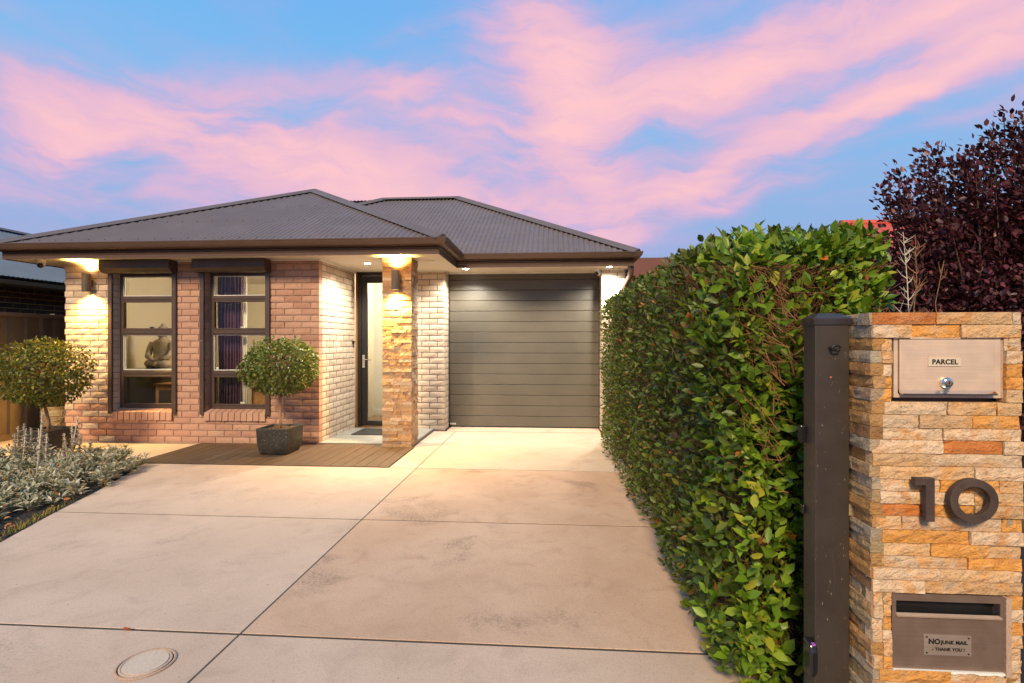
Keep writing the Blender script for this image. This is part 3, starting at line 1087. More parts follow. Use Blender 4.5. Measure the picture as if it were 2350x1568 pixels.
# garage door: horizontal ribbed panels
gx0, gx1 = XP1 + .004, .746
gd = MB().box(gx0, gx1, DY + .03, DY + .05, .01, SOF).build('garage_door', MAT['door'], house)
ph = .1665; z = .022
while z < SOF - .03:
    z1 = min(z + ph - .004, SOF - .002)
    m2 = MB()
    m2.prism([(DY + .029, z), (DY + .006, z), (DY, z + .005), (DY, z1 - .005), (DY + .006, z1), (DY + .029, z1)], 'x', gx0 + .002, gx1 - .002)
    m2.build('panel', MAT['door'], gd)
    z += ph
MB().box(gx0, gx1, DY + .004, DY + .028, .004, .021).build('bottom_seal', MAT['black'], gd)
pp = at(1257, 1174, DY)
m2 = MB().box(pp.x - .045, pp.x + .045, DY - .003, DY - .0004, pp.z - .012, pp.z + .012).build('maker_plate', MAT['white'], gd)
m3 = MB()
for i in range(9):
    m3.box(pp.x - .034 + i * .0075, pp.x - .034 + i * .0075 + .0045, DY - .0038, DY - .0031, pp.z - .005, pp.z + .005 - (i % 3) * .002)
m3.build('lettering', MAT['black'], gd)

# soffit, fascia, gutter
EAVE = [(-7.18, 13), (-7.18, 6.465), (-1.381, 6.465), (-1.381, 7.70), (1.17, 7.70), (1.17, 13)]
mb = MB()
mb.box(-7.17, -1.391, 6.475, 8.46, SOF + .001, SOF + .014).box(-1.391, 1.16, 7.71, 8.46, SOF + .0012, SOF + .0142)
mb.box(-7.17, XL, 8.46, 13, SOF + .001, SOF + .014)
soffit = mb.build('soffit', MAT['soffit'], house)
MB().box(XL, 1.0, 8.461, 13, SOF + .002, SOF + .02).build('ceiling', MAT['soffit'], house)
for q_ in ((XL, WIN[0][0] - .075, FY - .02, FY - .003), (WIN[0][1] + .075, WIN[1][0] - .075, FY - .02, FY - .003), (WIN[1][1] + .075, XR + .02, FY - .02, FY - .003), (XR + .003, XR + .02, FY - .0025, 8.13),
           (XP0, XP1 + .02, GY - .02, GY - .003), (XP1 + .003, XP1 + .02, GY - .0025, DY - .0205), (XP1 + .003, .73, DY - .02, DY - .004), (.731, 1.12, GY - .02, GY - .003)):
    MB().box(*q_, SOF - .018, SOF).build('soffit_bead', MAT['white'], soffit)
MB().sweep(EAVE, [(-.012, SOF - .008), (.004, SOF - .012), (.006, SOF + .02), (0, SOF + .024), (.008, SOF + .045), (.0, SOF + .062), (.008, SOF + .07), (.0, SOF + .09), (.004, SOF + .10), (0, SOF + .18), (-.012, SOF + .18)]).build('fascia', MAT['brown_metal'], house)
MB().sweep(EAVE, [(.005, 2.562), (.006, 2.556), (.052, 2.550), (.085, 2.562), (.106, 2.592), (.114, 2.622), (.120, 2.626), (.121, 2.638), (.112, 2.642), (.108, 2.630), (.098, 2.598), (.08, 2.572), (.05, 2.560), (.008, 2.566), (.008, 2.63), (.005, 2.63)]).build('gutter', MAT['brown_metal'], house, autosmooth=35)

# roof
PITCH = .076


def sheet(name, o, ux, vx, n, top, wid, parent, mat, bottom=None, amp=.0100, per=9):
    """corrugated sheet: o eave start, ux along the eave, vx up the slope (per metre of plan run), n normal"""
    o = Vector(o); ux = Vector(ux); vx = Vector(vx); n = Vector(n).normalized()
    k = int(wid / PITCH * per)
    vs = []; fs = []
    for i in range(k + 1):
        a = wid * i / k
        dd_ = (a / PITCH - round(a / PITCH)) * PITCH
        h = amp * (2.0 * math.exp(-(dd_ / .017) ** 2) - 1)
        t0 = bottom(a) if bottom else 0.0; t1 = max(top(a), t0)
        vs += [o + ux * a + vx * t0 + n * h, o + ux * a + vx * t1 + n * h]
    for i in range(k): fs.append((2 * i, 2 * i + 2, 2 * i + 3, 2 * i + 1))
    me = bpy.data.meshes.new(name); me.from_pydata(vs, [], fs); me.update()
    me.polygons.foreach_set('use_smooth', [True] * len(me.polygons)); me.materials.append(mat)
    return put(name, me, None, parent)


ZE = 2.628
s1, s2 = .492, .53
rx0, rx1, ry0 = -7.26, -1.30, 6.385
hw = (rx1 - rx0) / 2
roof = sheet('roof', (rx0, ry0, ZE), (1, 0, 0), (0, 1, s1), (0, -s1, 1), lambda a: min(a, 2 * hw - a), 2 * hw, house, MAT['roof'])
sheet('roof_sheet', (rx1, ry0, ZE), (0, 1, 0), (-1, 0, s1), (s1, 0, 1), lambda a: min(a, hw), 6.4, roof, MAT['roof'])
sheet('roof_sheet', (rx0, 12.8, ZE), (0, -1, 0), (1, 0, s1), (-s1, 0, 1), lambda a: min(6.415 - a, hw), 6.4, roof, MAT['roof'])
gy0, gx_r, gx_l = 7.62, 1.25, -6.6
gh = 3.14
sheet('roof_sheet', (gx_l, gy0, ZE), (1, 0, 0), (0, 1, s2), (0, -s2, 1), lambda a: min(a, gx_r - gx_l - a, gh), gx_r - gx_l, roof, MAT['roof'])
sheet('roof_sheet', (gx_r, gy0, ZE), (0, 1, 0), (-1, 0, s2), (s2, 0, 1), lambda a: min(a, gh), 6.2, roof, MAT['roof'])
sheet('roof_sheet', (gx_r, gy0 + 2 * gh, ZE), (-1, 0, 0), (0, -1, s2), (0, s2, 1), lambda a: min(a, gh), 7.8, roof, MAT['roof'])


def cap(A, B, parent=None, w=.115):
    A, B = Vector(A), Vector(B); d = (B - A).normalized()
    side = d.cross(Vector((0, 0, 1))).normalized(); up = side.cross(d).normalized()
    prof = [(-w, -.042), (-w, -.036), (-.035, .004), (-.022, .018), (0, .024), (.022, .018), (.035, .004), (w, -.036), (w, -.042), (0, -.006)]
    m2 = MB()
    vs = [A + side * a + up * (b + .028) for a, b in prof] + [B + side * a + up * (b + .028) for a, b in prof]
    n = len(prof)
    m2.add(vs, [list(range(n)), list(range(2 * n - 1, n - 1, -1))] + [(i, n + i, n + (i + 1) % n, (i + 1) % n) for i in range(n)])
    m2.build('ridge_cap', MAT['cap'], parent or roof, autosmooth=45)


apex = (rx0 + hw, ry0 + hw, ZE + s1 * hw)
cap((rx0 + .02, ry0 + .02, ZE + .005), apex); cap((rx1 - .02, ry0 + .02, ZE + .005), apex); cap(apex, (apex[0], 12.5, apex[2]))
ap2 = (gx_r - gh, gy0 + gh, ZE + s2 * gh); ap3 = (gx_l + gh, gy0 + gh, ZE + s2 * gh)
cap((gx_r - .02, gy0 + .02, ZE + .005), ap2); cap(ap3, ap2); cap((gx_l, gy0, ZE), ap3); cap((gx_r - .02, gy0 + 2 * gh, ZE), ap2)
mb = MB()
for i in range(24):
    for t in (.12, .95, 1.8, 2.6):
        a = .1 + i * PITCH * 3
        if t < min(a, 2 * hw - a): mb.lathe([(.006, 0), (.006, .006), (.004, .010)], 0, 0, 6); k = len(mb.v) - 18; mb.v[k:] = [(rx0 + a + v[0], ry0 + t + v[1], ZE + s1 * t + .008 + v[2]) for v in mb.v[k:]]
for i in range(34):
    for t in (.12, .95, 1.8, 2.6):
        a = .12 + i * PITCH * 3
        x = gx_l + a
        if t < min(a, gx_r - gx_l - a, gh) and x > -4.2: mb.lathe([(.006, 0), (.006, .006), (.004, .010)], 0, 0, 6); k = len(mb.v) - 18; mb.v[k:] = [(x + v[0], gy0 + t + v[1], ZE + s2 * t + .008 + v[2]) for v in mb.v[k:]]
mb.build('roof_screws', MAT['black'], roof, kind='stuff')

# downpipes
MB().tube([(1.145, 7.775, 2.552), (1.145, 7.775, 2.38), (1.14, 7.81, 2.31), (1.09, 7.96, 2.22), (1.075, 7.985, 2.15), (1.075, 7.985, 0)], .042, 14).build('downpipe', MAT['brown_metal'], house, autosmooth=50)
MB().tube([(-7.05, 7.35, SOF), (-7.05, 7.35, 2.27), (-7.03, 7.35, 2.235), (-6.99, 7.35, 2.22), (-6.72, 7.35, 2.22), (-6.70, 7.35, 2.15), (-6.73, 7.35, 0)], .042, 14).build('downpipe', MAT['brown_metal'], house, autosmooth=50)
# small black holder on the entry wall
q = MB(); q.box(XR + .002, XR + .022, 8.02, 8.05, 1.335, 1.375).box(XR + .002, XR + .028, 7.99, 8.08, 1.36, 1.372).tube([(XR + .012, 8.035, 1.335), (XR + .012, 8.035, 1.27)], .006, 6)
tag(q.build('wall_hook', MAT['plastic_black']), 'small black hook on the pale brick entry wall beside the door', 'hook')

# ------------------------------------------------------------------ stacked stone column at the porch corner
CX0, CX1, CY0, CY1 = -2.185, -1.80, 6.74, 7.12
col_ = thing('stone_column', ((CX0 + CX1) / 2, (CY0 + CY1) / 2, 0), 'square column of thin stacked ledge stone with lit lamp beside the entry', 'column')
MB().box(CX0 + .02, CX1 - .02, CY0 + .02, CY1 - .02, 0, SOF).build('core', MAT['mortar'], col_)


def stone_piece(w, h, d, nx, nz, rough, seed):
    r = random.Random(seed)
    vs = []; fs = []
    sl = r.uniform(-.5, .5) * rough
    for j in range(nz + 1):
        for i in range(nx + 1):
            x = w * i / nx; z = h * j / nz
            e = i in (0, nx) or j in (0, nz)
            y = (rough * .55 if e else 0) + r.uniform(-.6, .6) * rough + sl * (i / nx - .5)
            if j not in (0, nz) and i not in (0, nx): x += r.uniform(-.2, .2) * w / nx
            if i in (0, nx): x += (r.uniform(0, .0016) if i == 0 else -r.uniform(0, .0016))
            vs.append((x, y, z))
    row = nx + 1
    for j in range(nz):
        for i in range(nx):
            a = j * row + i
            fs.append((a, a + 1, a + row + 1, a + row))
    k = len(vs)
    vs += [(0, d, 0), (w, d, 0), (w, d, h), (0, d, h)]
    fs += [list(range(row))[::-1] + [k, k + 1], [nz * row + i for i in range(row)] + [k + 2, k + 3],
           [j * row for j in range(nz + 1)] + [k + 3, k], [j * row + nx for j in range(nz + 1)][::-1] + [k + 1, k + 2]]
    return vs, fs


scache = {}


def stone(parent, p, ang, w, h, mat, d=.03, rough=.004, seed=None, nx=None, nz=2, name='stone'):
    seed = random.randrange(5) if seed is None else seed
    wq = max(.02, round(w / .02) * .02)
    key = (wq, round(h, 4), seed, mat.name, d, rough)
    if key not in scache:
        m2 = MB(); m2.add(*stone_piece(wq, h, d, nx or max(2, min(7, int(wq / .03))), nz, rough, hash(key[:3]) % 9999))
        me = m2.mesh('stone'); fix_normals(me); me.materials.append(mat); scache[key] = me
    o = put(name, scache[key], None, parent, p, (0, 0, ang))
    o.scale.x = w / wq
    return o


rows = 58
rh = SOF / rows
for r in range(rows):
    z = r * rh
    # front face
    x = CX0
    while x < CX1 - .001:
        w = random.uniform(.09, .26)
        if CX1 - (x + w) < .06: w = CX1 - x
        pr_ = random.uniform(0, .016)
        stone(col_, (x + .0008, CY0 - pr_ + .012, z), 0, w - .0016, rh - .0012, MAT['ledge'], .034, .0045, nz=1)
        x += w
    # right face, running back
    y = CY0 + .012
    while y < CY1 - .001:
        w = random.uniform(.10, .24)
        if CY1 - (y + w) < .07: w = CY1 - y
        pr_ = random.uniform(0, .014)
        stone(col_, (CX1 + pr_ - .014, y + .0008, z), math.pi / 2, w - .0016, rh - .0012, MAT['ledge'], .034, .0045, nz=1)
        y += w

# ------------------------------------------------------------------ lamps
def spot(parent, loc, tgt, energy, col, size, blend, soft=.03):
    d = bpy.data.lights.new('lamp_light', 'SPOT'); d.energy = energy; d.color = col; d.spot_size = R(size); d.spot_blend = blend; d.shadow_soft_size = soft
    o = bpy.data.objects.new('lamp_light', d); o.location = loc
    o.rotation_euler = (Vector(loc) - Vector(tgt)).to_track_quat('Z', 'Y').to_euler()
    C.objects.link(o); WL[o.name] = Vector(loc); adopt(o, parent)


def wall_lamp(x, ywall, z, label):
    t = thing('wall_lamp', (x, ywall, z), label, 'wall lamp', 'up and down wall lamps')
    y = ywall - .085
    m2 = MB(); n = 20
    for zz, s_ in (((z - .12, z + .12), 1),):
        prof = [(.046, z - .105), (.046, z - .122), (.052, z - .125), (.052, z + .125), (.046, z + .122), (.046, z + .105)]
        m2.lathe(prof, x, y, n)
    m2.build('body', MAT['lamp_body'], t, autosmooth=40)
    MB().box(x - .03, x + .03, ywall - .034, ywall - .003, z - .05, z + .05).build('bracket', MAT['lamp_body'], t, bevel=.004)
    MB().lathe([(.044, z - .110), (.044, z - .108)], x, y, n).build('lower_bulb', MAT['glow_warm'], t)
    MB().lathe([(.044, z + .108), (.044, z + .110)], x, y, n).build('upper_bulb', MAT['glow_warm'], t)
    warm = (1.0, .59, .15)
    spot(t, (x, y, z - .13), (x, y + .02, z - 2), WL_E, warm, 132, 1.0)
    spot(t, (x, y, z + .13), (x, y + .02, z + 2), WL_E * .55, warm, 130, 1.0)


WL_E = 400
wall_lamp(-6.28, FY, 2.165, 'lit bronze wall lamp on the brick left of the windows')
wall_lamp(-1.985, CY0 + .005, 2.155, 'lit bronze wall lamp on the stacked stone column')


def downlight(x, y, label, lit=True, energy=90, tilt=(0, 0)):
    t = thing('downlight', (x, y, SOF), label, 'downlight', 'recessed soffit downlights')
    MB().lathe([(.055, SOF - .001), (.055, SOF - .005), (.042, SOF - .007), (.041, SOF - .001)], x, y, 24).build('trim_ring', MAT['white'], t)
    MB().lathe([(.040, SOF - .0015), (.040, SOF - .0085)], x, y, 24).build('lens', MAT['glow_cool'] if lit else MAT['white'], t)
    if lit:
        spot(t, (x, y, SOF - .02), (x + tilt[0], y + tilt[1], SOF - 3), energy, (1.0, .94, .80), 150, .55, .03)


downlight(-2.545, 7.21, 'lit downlight in the porch soffit by the stone column', energy=225)
downlight(-1.27, 7.86, 'lit downlight in the soffit at the left end of the garage door', energy=210)
downlight(.84, 7.80, 'lit downlight in the soffit above the right garage pier', energy=210)
downlight(-1.617, 7.05, 'unlit downlight in the soffit right of the stone column', lit=False)


def dome_camera(x, y, label, look):
    t = thing('security_camera', (x, y, SOF), label, 'camera', 'soffit security cameras')
    z = SOF
    MB().lathe([(.052, z - .0005), (.052, z - .018), (.048, z - .026), (.03, z - .03)], x, y, 24).build('mount', MAT['white'], t, autosmooth=40)
    m2 = MB(); c = Vector((x, y, z - .055)); n = 16; m_ = 10
    for i in range(m_ + 1):
        ph_ = math.pi * i / m_
        for j in range(n):
            a = 2 * math.pi * j / n
            m2.v.append((c.x + .047 * math.sin(ph_) * math.cos(a), c.y + .047 * math.sin(ph_) * math.sin(a), c.z + .047 * math.cos(ph_))); m2.a.append(0)
    for i in range(m_):
        for j in range(n): m2.f.append((i * n + j, i * n + (j + 1) % n, (i + 1) * n + (j + 1) % n, (i + 1) * n + j))
    m2.build('ball', MAT['white'], t, smooth=True)
    d = Vector(look).normalized()
    MB().tube([c + d * .030, c + d * .047, c + d * .0505], [.036, .033, .026], 18).build('lens', MAT['plastic_black'], t, autosmooth=40)


dome_camera(-6.84, 6.66, 'white dome security camera under the left end of the eave', (.45, -.75, -.45))
dome_camera(.70, 8.10, 'white dome security camera beside the right garage downlight', (-.6, -.6, -.4))

# ================================================================== THINGS INSIDE, SEEN THROUGH THE GLASS
sbd = thing('sideboard', (-5.8, 7.75, .03), 'dark sideboard behind the front windows carrying a seated statue', 'sideboard')
MB().box(-6.42, -5.22, 7.55, 8.0, .03, .93).build('carcass', MAT['dark_wood'], sbd, bevel=.005)
MB().box(-6.44, -5.20, 7.53, 8.02, .931, .962).build('top', MAT['white'], sbd, bevel=.004)
cb_ = thing('wooden_cabinet', (-5.1, 7.3, .03), 'small orange brown wooden cabinet low in the left window', 'cabinet')
MB().box(-5.64, -5.24, 7.2, 7.5, .03, .74).build('carcass', MAT['timber'], cb_, bevel=.004)
MB().box(-5.66, -5.22, 7.18, 7.52, .741, .768).build('top', MAT['timber'], cb_, bevel=.003)
MB().box(-5.58, -5.30, 7.187, 7.199, .12, .68).build('door', MAT['dark_wood'], cb_)
ob = thing('storage_box', (-3.75, 7.4, .03), 'tan wooden box low in the right window behind the round topiary', 'box')
MB().box(-4.24, -3.70, 7.25, 7.6, .03, .70).build('body', MAT['timber'], ob, bevel=.004)
MB().box(-4.26, -3.68, 7.23, 7.62, .701, .725).build('lid', MAT['timber'], ob, bevel=.003)

# seated robed statue
stt = thing('seated_statue', (-5.94, 7.74, .962), 'carved stone seated figure in a draped robe inside the left window', 'statue')
bx_, by_, bz_ = -5.94, 7.74, .962


def loft(rings, n=28, fold=0.0, nf=9, twist=0.0):
    m2 = MB(); vs = []; fs = []
    for k, (cx, cy, z, rx, ry) in enumerate(rings):
        for j in range(n):
            a = 2 * math.pi * j / n
            f = 1 + fold * math.sin(nf * a + twist * k) * (1 if 0 < k < len(rings) - 1 else .3)
            vs.append((bx_ + cx + rx * f * math.cos(a), by_ + cy + ry * f * math.sin(a), bz_ + z))
    for i in range(len(rings) - 1):
        for j in range(n): fs.append((i * n + j, i * n + (j + 1) % n, (i + 1) * n + (j + 1) % n, (i + 1) * n + j))
    fs.append(list(range(n))[::-1]); fs.append([(len(rings) - 1) * n + j for j in range(n)])
    m2.add(vs, fs); return m2


loft([(0, 0, .0, .20, .14), (0, 0, .012, .22, .155), (0, 0, .03, .21, .15), (0, 0, .032, .19, .13)]).build('plinth', MAT['statue'], stt, autosmooth=40)
body = loft([(0, -.02, .032, .20, .135), (0, -.03, .06, .225, .155), (0, -.03, .10, .215, .15), (0, -.01, .14, .165, .125), (0, 0, .18, .135, .10), (0, .005, .25, .14, .095), (0, .005, .32, .155, .092), (0, 0, .38, .165, .085), (0, 0, .42, .135, .075), (0, 0, .445, .065, .055), (0, -.005, .47, .045, .045), (0, -.01, .48, .046, .046)], fold=.045, nf=11, twist=.7)
body.build('robe', MAT['statue'], stt, smooth=True)
for s_ in (-1, 1):
    MB().tube([(bx_ + s_ * .15, by_ - .01, bz_ + .39), (bx_ + s_ * .19, by_ - .03, bz_ + .28), (bx_ + s_ * .17, by_ - .10, bz_ + .18), (bx_ + s_ * .05, by_ - .16, bz_ + .135)], [.05, .047, .04, .028], 10).build('arm', MAT['statue'], stt, smooth=True)
    MB().tube([(bx_ + s_ * .21, by_ - .03, bz_ + .075), (bx_ + s_ * .14, by_ - .13, bz_ + .075), (bx_ - s_ * .05, by_ - .17, bz_ + .07)], [.055, .055, .035], 10).build('leg', MAT['statue'], stt, smooth=True)
hd = loft([(0, -.01, .475, .045, .047), (0, -.018, .49, .06, .065), (0, -.02, .52, .074, .078), (0, -.016, .56, .080, .084), (0, -.01, .60, .074, .080), (0, 0, .63, .055, .062), (0, .005, .645, .036, .04), (0, .006, .665, .034, .036), (0, .006, .685, .018, .02)])
hd.build('head', MAT['statue'], stt, smooth=True)
MB().tube([(bx_, by_ - .095, bz_ + .565), (bx_, by_ - .112, bz_ + .535), (bx_, by_ - .098, bz_ + .528)], [.008, .014, .010], 8).build('nose', MAT['statue'], stt, smooth=True)
dsh = thing('black_dish', (-5.98, 7.56, .962), 'small black dish and bowl in front of the seated statue', 'dish')
MB().lathe([(.05, .9625), (.10, .966), (.115, .982), (.11, .984), (.05, .972)], -5.98, 7.56 + .05, 22).build('saucer', MAT['plastic_black'], dsh, autosmooth=40)
MB().lathe([(.03, .973), (.022, .985), (.05, 1.01), (.055, 1.022), (.05, 1.02)], -5.98, 7.56 + .05, 22).build('bowl', MAT['plastic_black'], dsh, autosmooth=40)

# pleated curtain
mb = MB(); vs = []; fs = []; n = 120
for i in range(n + 1):
    t = i / n; x = -4.66 + t * .36
    y = 7.13 + .022 * math.sin(t * 2 * math.pi * 9) + .006 * math.sin(t * 31)
    for z in (.06, .9, 1.7, 2.42):
        vs.append((x + .01 * math.sin(z * 2 + t * 9), y + .004 * math.sin(z * 3 + i), z))
for i in range(n):
    for k in range(3): fs.append((i * 4 + k, (i + 1) * 4 + k, (i + 1) * 4 + k + 1, i * 4 + k + 1))
mb.add(vs, fs)
cu_ = mb.build('curtain', MAT['curtain'], smooth=True)
sm = cu_.modifiers.new('thick', 'SOLIDIFY'); sm.thickness = .003
tag(cu_, 'dark purple pleated satin curtain hanging in the right window', 'curtain')
mb = MB(); vs = []; fs = []
for i in range(13):
    t = i / 12
    for z in (.06, 1.2, 2.42): vs.append((-4.29 + t * .055, 7.13 + .008 * math.sin(t * 12), z))
for i in range(12):
    for k in range(2): fs.append((i * 3 + k, (i + 1) * 3 + k, (i + 1) * 3 + k + 1, i * 3 + k + 1))
mb.add(vs, fs)
sh_ = mb.build('sheer_curtain', MAT['sheer'], smooth=True)
sm = sh_.modifiers.new('thick', 'SOLIDIFY'); sm.thickness = .002
tag(sh_, 'narrow strip of white lace curtain beside the purple curtain', 'curtain')

ip = at(1012, 937, 9.33)
ic = thing('intercom_phone', (ip.x, 9.335, ip.z - .1), 'white intercom handset on the hall wall behind the entry door', 'intercom')
MB().box(ip.x - .02, ip.x + .09, 9.30, 9.345, ip.z - .11, ip.z + .09).build('base', MAT['white'], ic, bevel=.012)
MB().tube([(ip.x + .0, 9.285, ip.z + .08), (ip.x - .0, 9.27, ip.z), (ip.x + .0, 9.285, ip.z - .08)], [.024, .017, .024], 10).build('handset', MAT['white'], ic, smooth=True)
sw = MB().box(ip.x - .03, ip.x + .045, 9.334, 9.348, ip.z - .36, ip.z - .21).build('light_switch', MAT['white'], bevel=.003)
tag(sw, 'white switch plate on the hall wall below the intercom', 'switch')

# ================================================================== LETTERBOX PILLAR
PY = 1.70
PX0, PX1 = .978, 1.408
PZ = 1.459
pil = thing('letterbox_pillar', ((PX0 + PX1) / 2, PY + .22, 0), 'letterbox pillar of orange and cream stacked stone with house number', 'pillar')
# letterbox openings
pa, pb = at(2484, 937, PY), at(2774, 1104, PY)      # parcel box surround
ma, mb2 = at(2484, 1652, PY), at(2800, 1872, PY)    # mail box surround
pbx = (pa.x, pb.x, pb.z, pa.z + .002)
mbx = (ma.x - .006, mb2.x - .012, mb2.z + .004, ma.z + .006)
# stone courses, top to bottom; numbers are joints in photo columns, letters the stone
rowsP = [
    (867, [(2421, 2598, 'R'), (2598, 2809, 'T'), (2809, 2838, 'C')]),
    (899, [(2417, 2530, 'C'), (2530, 2668, 'O'), (2668, 2835, 'T')]),
    (936, [(2446, 2478, 'T'), (2790, 2838, 'C')]),
    (972, [(2446, 2478, 'T'), (2790, 2838, 'C')]),
    (1007, [(2446, 2478, 'C'), (2790, 2838, 'O')]),
    (1043, [(2428, 2478, 'O'), (2790, 2838, 'O')]),
    (1077, [(2430, 2478, 'O'), (2790, 2838, 'T')]),
    (1113, [(2440, 2632, 'C'), (2632, 2768, 'T'), (2768, 2837, 'T')]),
    (1149, [(2443, 2552, 'C'), (2552, 2700, 'T'), (2700, 2832, 'O')]),
    (1186, [(2444, 2620, 'C'), (2620, 2836, 'C')]),
    (1219, [(2418, 2620, 'C'), (2620, 2786, 'R'), (2786, 2841, 'C')]),
    (1256, [(2418, 2585, 'T'), (2585, 2841, 'C')]),
    (1291, [(2440, 2705, 'T'), (2705, 2841, 'C')]),
    (1327, [(2443, 2608, 'C'), (2608, 2772, 'O'), (2772, 2841, 'T')]),
    (1361, [(2441, 2703, 'C'), (2703, 2841, 'T')]),
    (1395, [(2433, 2588, 'R'), (2588, 2704, 'O'), (2704, 2841, 'T')]),
    (1430, [(2431, 2505, 'T'), (2505, 2783, 'C'), (2783, 2841, 'O')]),
    (1468, [(2446, 2568, 'O'), (2568, 2693, 'O'), (2693, 2841, 'C')]),
    (1504, [(2448, 2584, 'T'), (2584, 2744, 'O'), (2744, 2838, 'T')]),
    (1540, [(2446, 2688, 'C'), (2688, 2838, 'O')]),
    (1573, [(2420, 2608, 'C'), (2608, 2816, 'T'), (2816, 2841, 'C')]),
    (1606, [(2420, 2566, 'C'), (2566, 2841, 'T')]),
]
kinds = {'R': 'rust', 'T': 'tan', 'C': 'cream', 'O': 'orange'}
tops = []
for y, _ in rowsP: tops.append(at(2440, y, PY).z)
pitch = (tops[0] - tops[-1]) / (len(tops) - 1)
MB().box(PX0 + .022, PX1 - .022, PY + .062, PY + .39, 0, PZ - .012).build('core', MAT['mortar'], pil)


def prow(zt, zb, items):
    for a, b, c in items:
        a_, b_ = max(PX0 - .001, a), min(PX1 + .006, b)
        if b_ - a_ < .012: continue
        o = stone(pil, (a_ + .0008, PY - random.uniform(-.005, .005), zb + .0008), 0, b_ - a_ - .0016, zt - zb - .0016, MAT['stone_' + kinds[c]], .04, .0035, nz=3, seed=random.randrange(12))


for i, (y, items) in enumerate(rowsP):
    zt = PZ if i == 0 else tops[i]
    zb = tops[i + 1] if i + 1 < len(tops) else tops[i] - pitch
    zm = (zt + zb) / 2
    prow(zt, zb, [(at(a, y + 17, PY).x, at(b, y + 17, PY).x, c) for a, b, c in items])
z = tops[-1] - pitch
while z > -.03:
    zb = z - pitch
    zm = (z + zb) / 2
    if mbx[2] - .005 < zm < mbx[3]:
        prow(z, zb, [(PX0 + .03, mbx[0] - .002, random.choice('COCT')), (mbx[1] + .012, PX1, random.choice('COOC'))])
        stone(pil, (PX0, PY - random.uniform(-.004, .008), zb + .0008), 0, .028, pitch - .0016, MAT['stone_cream'], .04, .003, nz=2)
    else:
        x = PX0 + random.uniform(0, .02)
        its = []
        while x < PX1 - .01:
            w = random.uniform(.12, .27)
            if PX1 - x - w < .06: w = PX1 - x
            its.append((x, x + w, random.choice('COTCO'))); x += w
        prow(z, zb, its)
    z = zb
# left face (in shade) and the right face
nrow = int(PZ / pitch) + 1
for r in range(nrow):
    zt = PZ - r * pitch; zb = max(zt - pitch, -.02)
    if zt - zb < .012: continue
    y = PY + .40
    while y > PY + .004:
        w = random.uniform(.10, .24)
        if y - w - PY < .06: w = y - PY - .002
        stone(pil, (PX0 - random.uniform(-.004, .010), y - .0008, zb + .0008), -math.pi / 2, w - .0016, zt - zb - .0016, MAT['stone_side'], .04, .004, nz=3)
        y -= w
    y = PY + .005
    for w in (.21, .19):
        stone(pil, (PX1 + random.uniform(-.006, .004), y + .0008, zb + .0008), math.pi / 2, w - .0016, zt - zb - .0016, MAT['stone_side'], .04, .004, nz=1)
        y += w
stone(pil, (PX0 + .004, PY + .01, PZ - .010), 0, PX1 - PX0 - .008, .009, MAT['stone_cream'], .38, .002)

# parcel box
x0, x1, z0, z1 = pbx
fr = MB(); e = .012
yf = PY + .008
fr.box(x0, x0 + e, yf, yf + .05, z0, z1).box(x1 - e, x1 + .008, yf, yf + .05, z0, z1).box(x0 + e, x1 - e, yf, yf + .05, z1 - .004, z1 + .002).box(x0 + e, x1 - e, yf, yf + .05, z0, z0 + e)
box1 = fr.build('parcel_box', MAT['parcel_steel'], pil)
MB().box(x1 + .009, x1 + .032, yf + .004, yf + .05, z0, z1).build('side_gap', MAT['conc_edge'], pil)
dz0 = z0 + .022
m2 = MB(); m2.box(x0 + e + .002, x1 - e - .003, yf - .006, yf + .004, dz0, z1 - .006)
pdoor = m2.build('door', MAT['parcel_steel'], box1, bevel=.0015)
MB().prism([(yf - .020, dz0 - .012), (yf - .021, dz0 - .008), (yf - .007, dz0 + .001), (yf + .003, dz0 + .001), (yf + .003, dz0 - .004)], 'x', x0 + e + .002, x1 - e - .003).build('lip', MAT['steel'], box1)
tcx = at(2621, 1003, PY); tw = .047
plate = MB().box(tcx.x - tw, tcx.x + tw, yf - .0085, yf - .0062, tcx.z - .0125, tcx.z + .0125).build('label_plate', paint('label_ivory', (.62, .50, .38), .4, .05), box1)
me = text_mesh('PARCEL', .0205, .0006, .0005)
o = put('lettering', me, MAT['black'], box1, (tcx.x, yf - .0091, tcx.z), (R(90), 0, 0))
lk = at(2624, 1060, PY)
m3 = MB(); m3.tube([(lk.x, yf - .006, lk.z), (lk.x, yf - .012, lk.z), (lk.x, yf - .019, lk.z), (lk.x, yf - .021, lk.z)], [.018, .0175, .0145, .011], 24)
m3.build('lock', MAT['steel'], box1, autosmooth=40)
m3 = MB(); m3.tube([(lk.x, yf - .0205, lk.z), (lk.x, yf - .0225, lk.z)], .0075, 14); m3.build('key_barrel', MAT['mail_steel'], box1)
MB().box(lk.x - .0012, lk.x + .0012, yf - .0232, yf - .0224, lk.z - .005, lk.z + .005).build('keyhole', MAT['black'], box1)

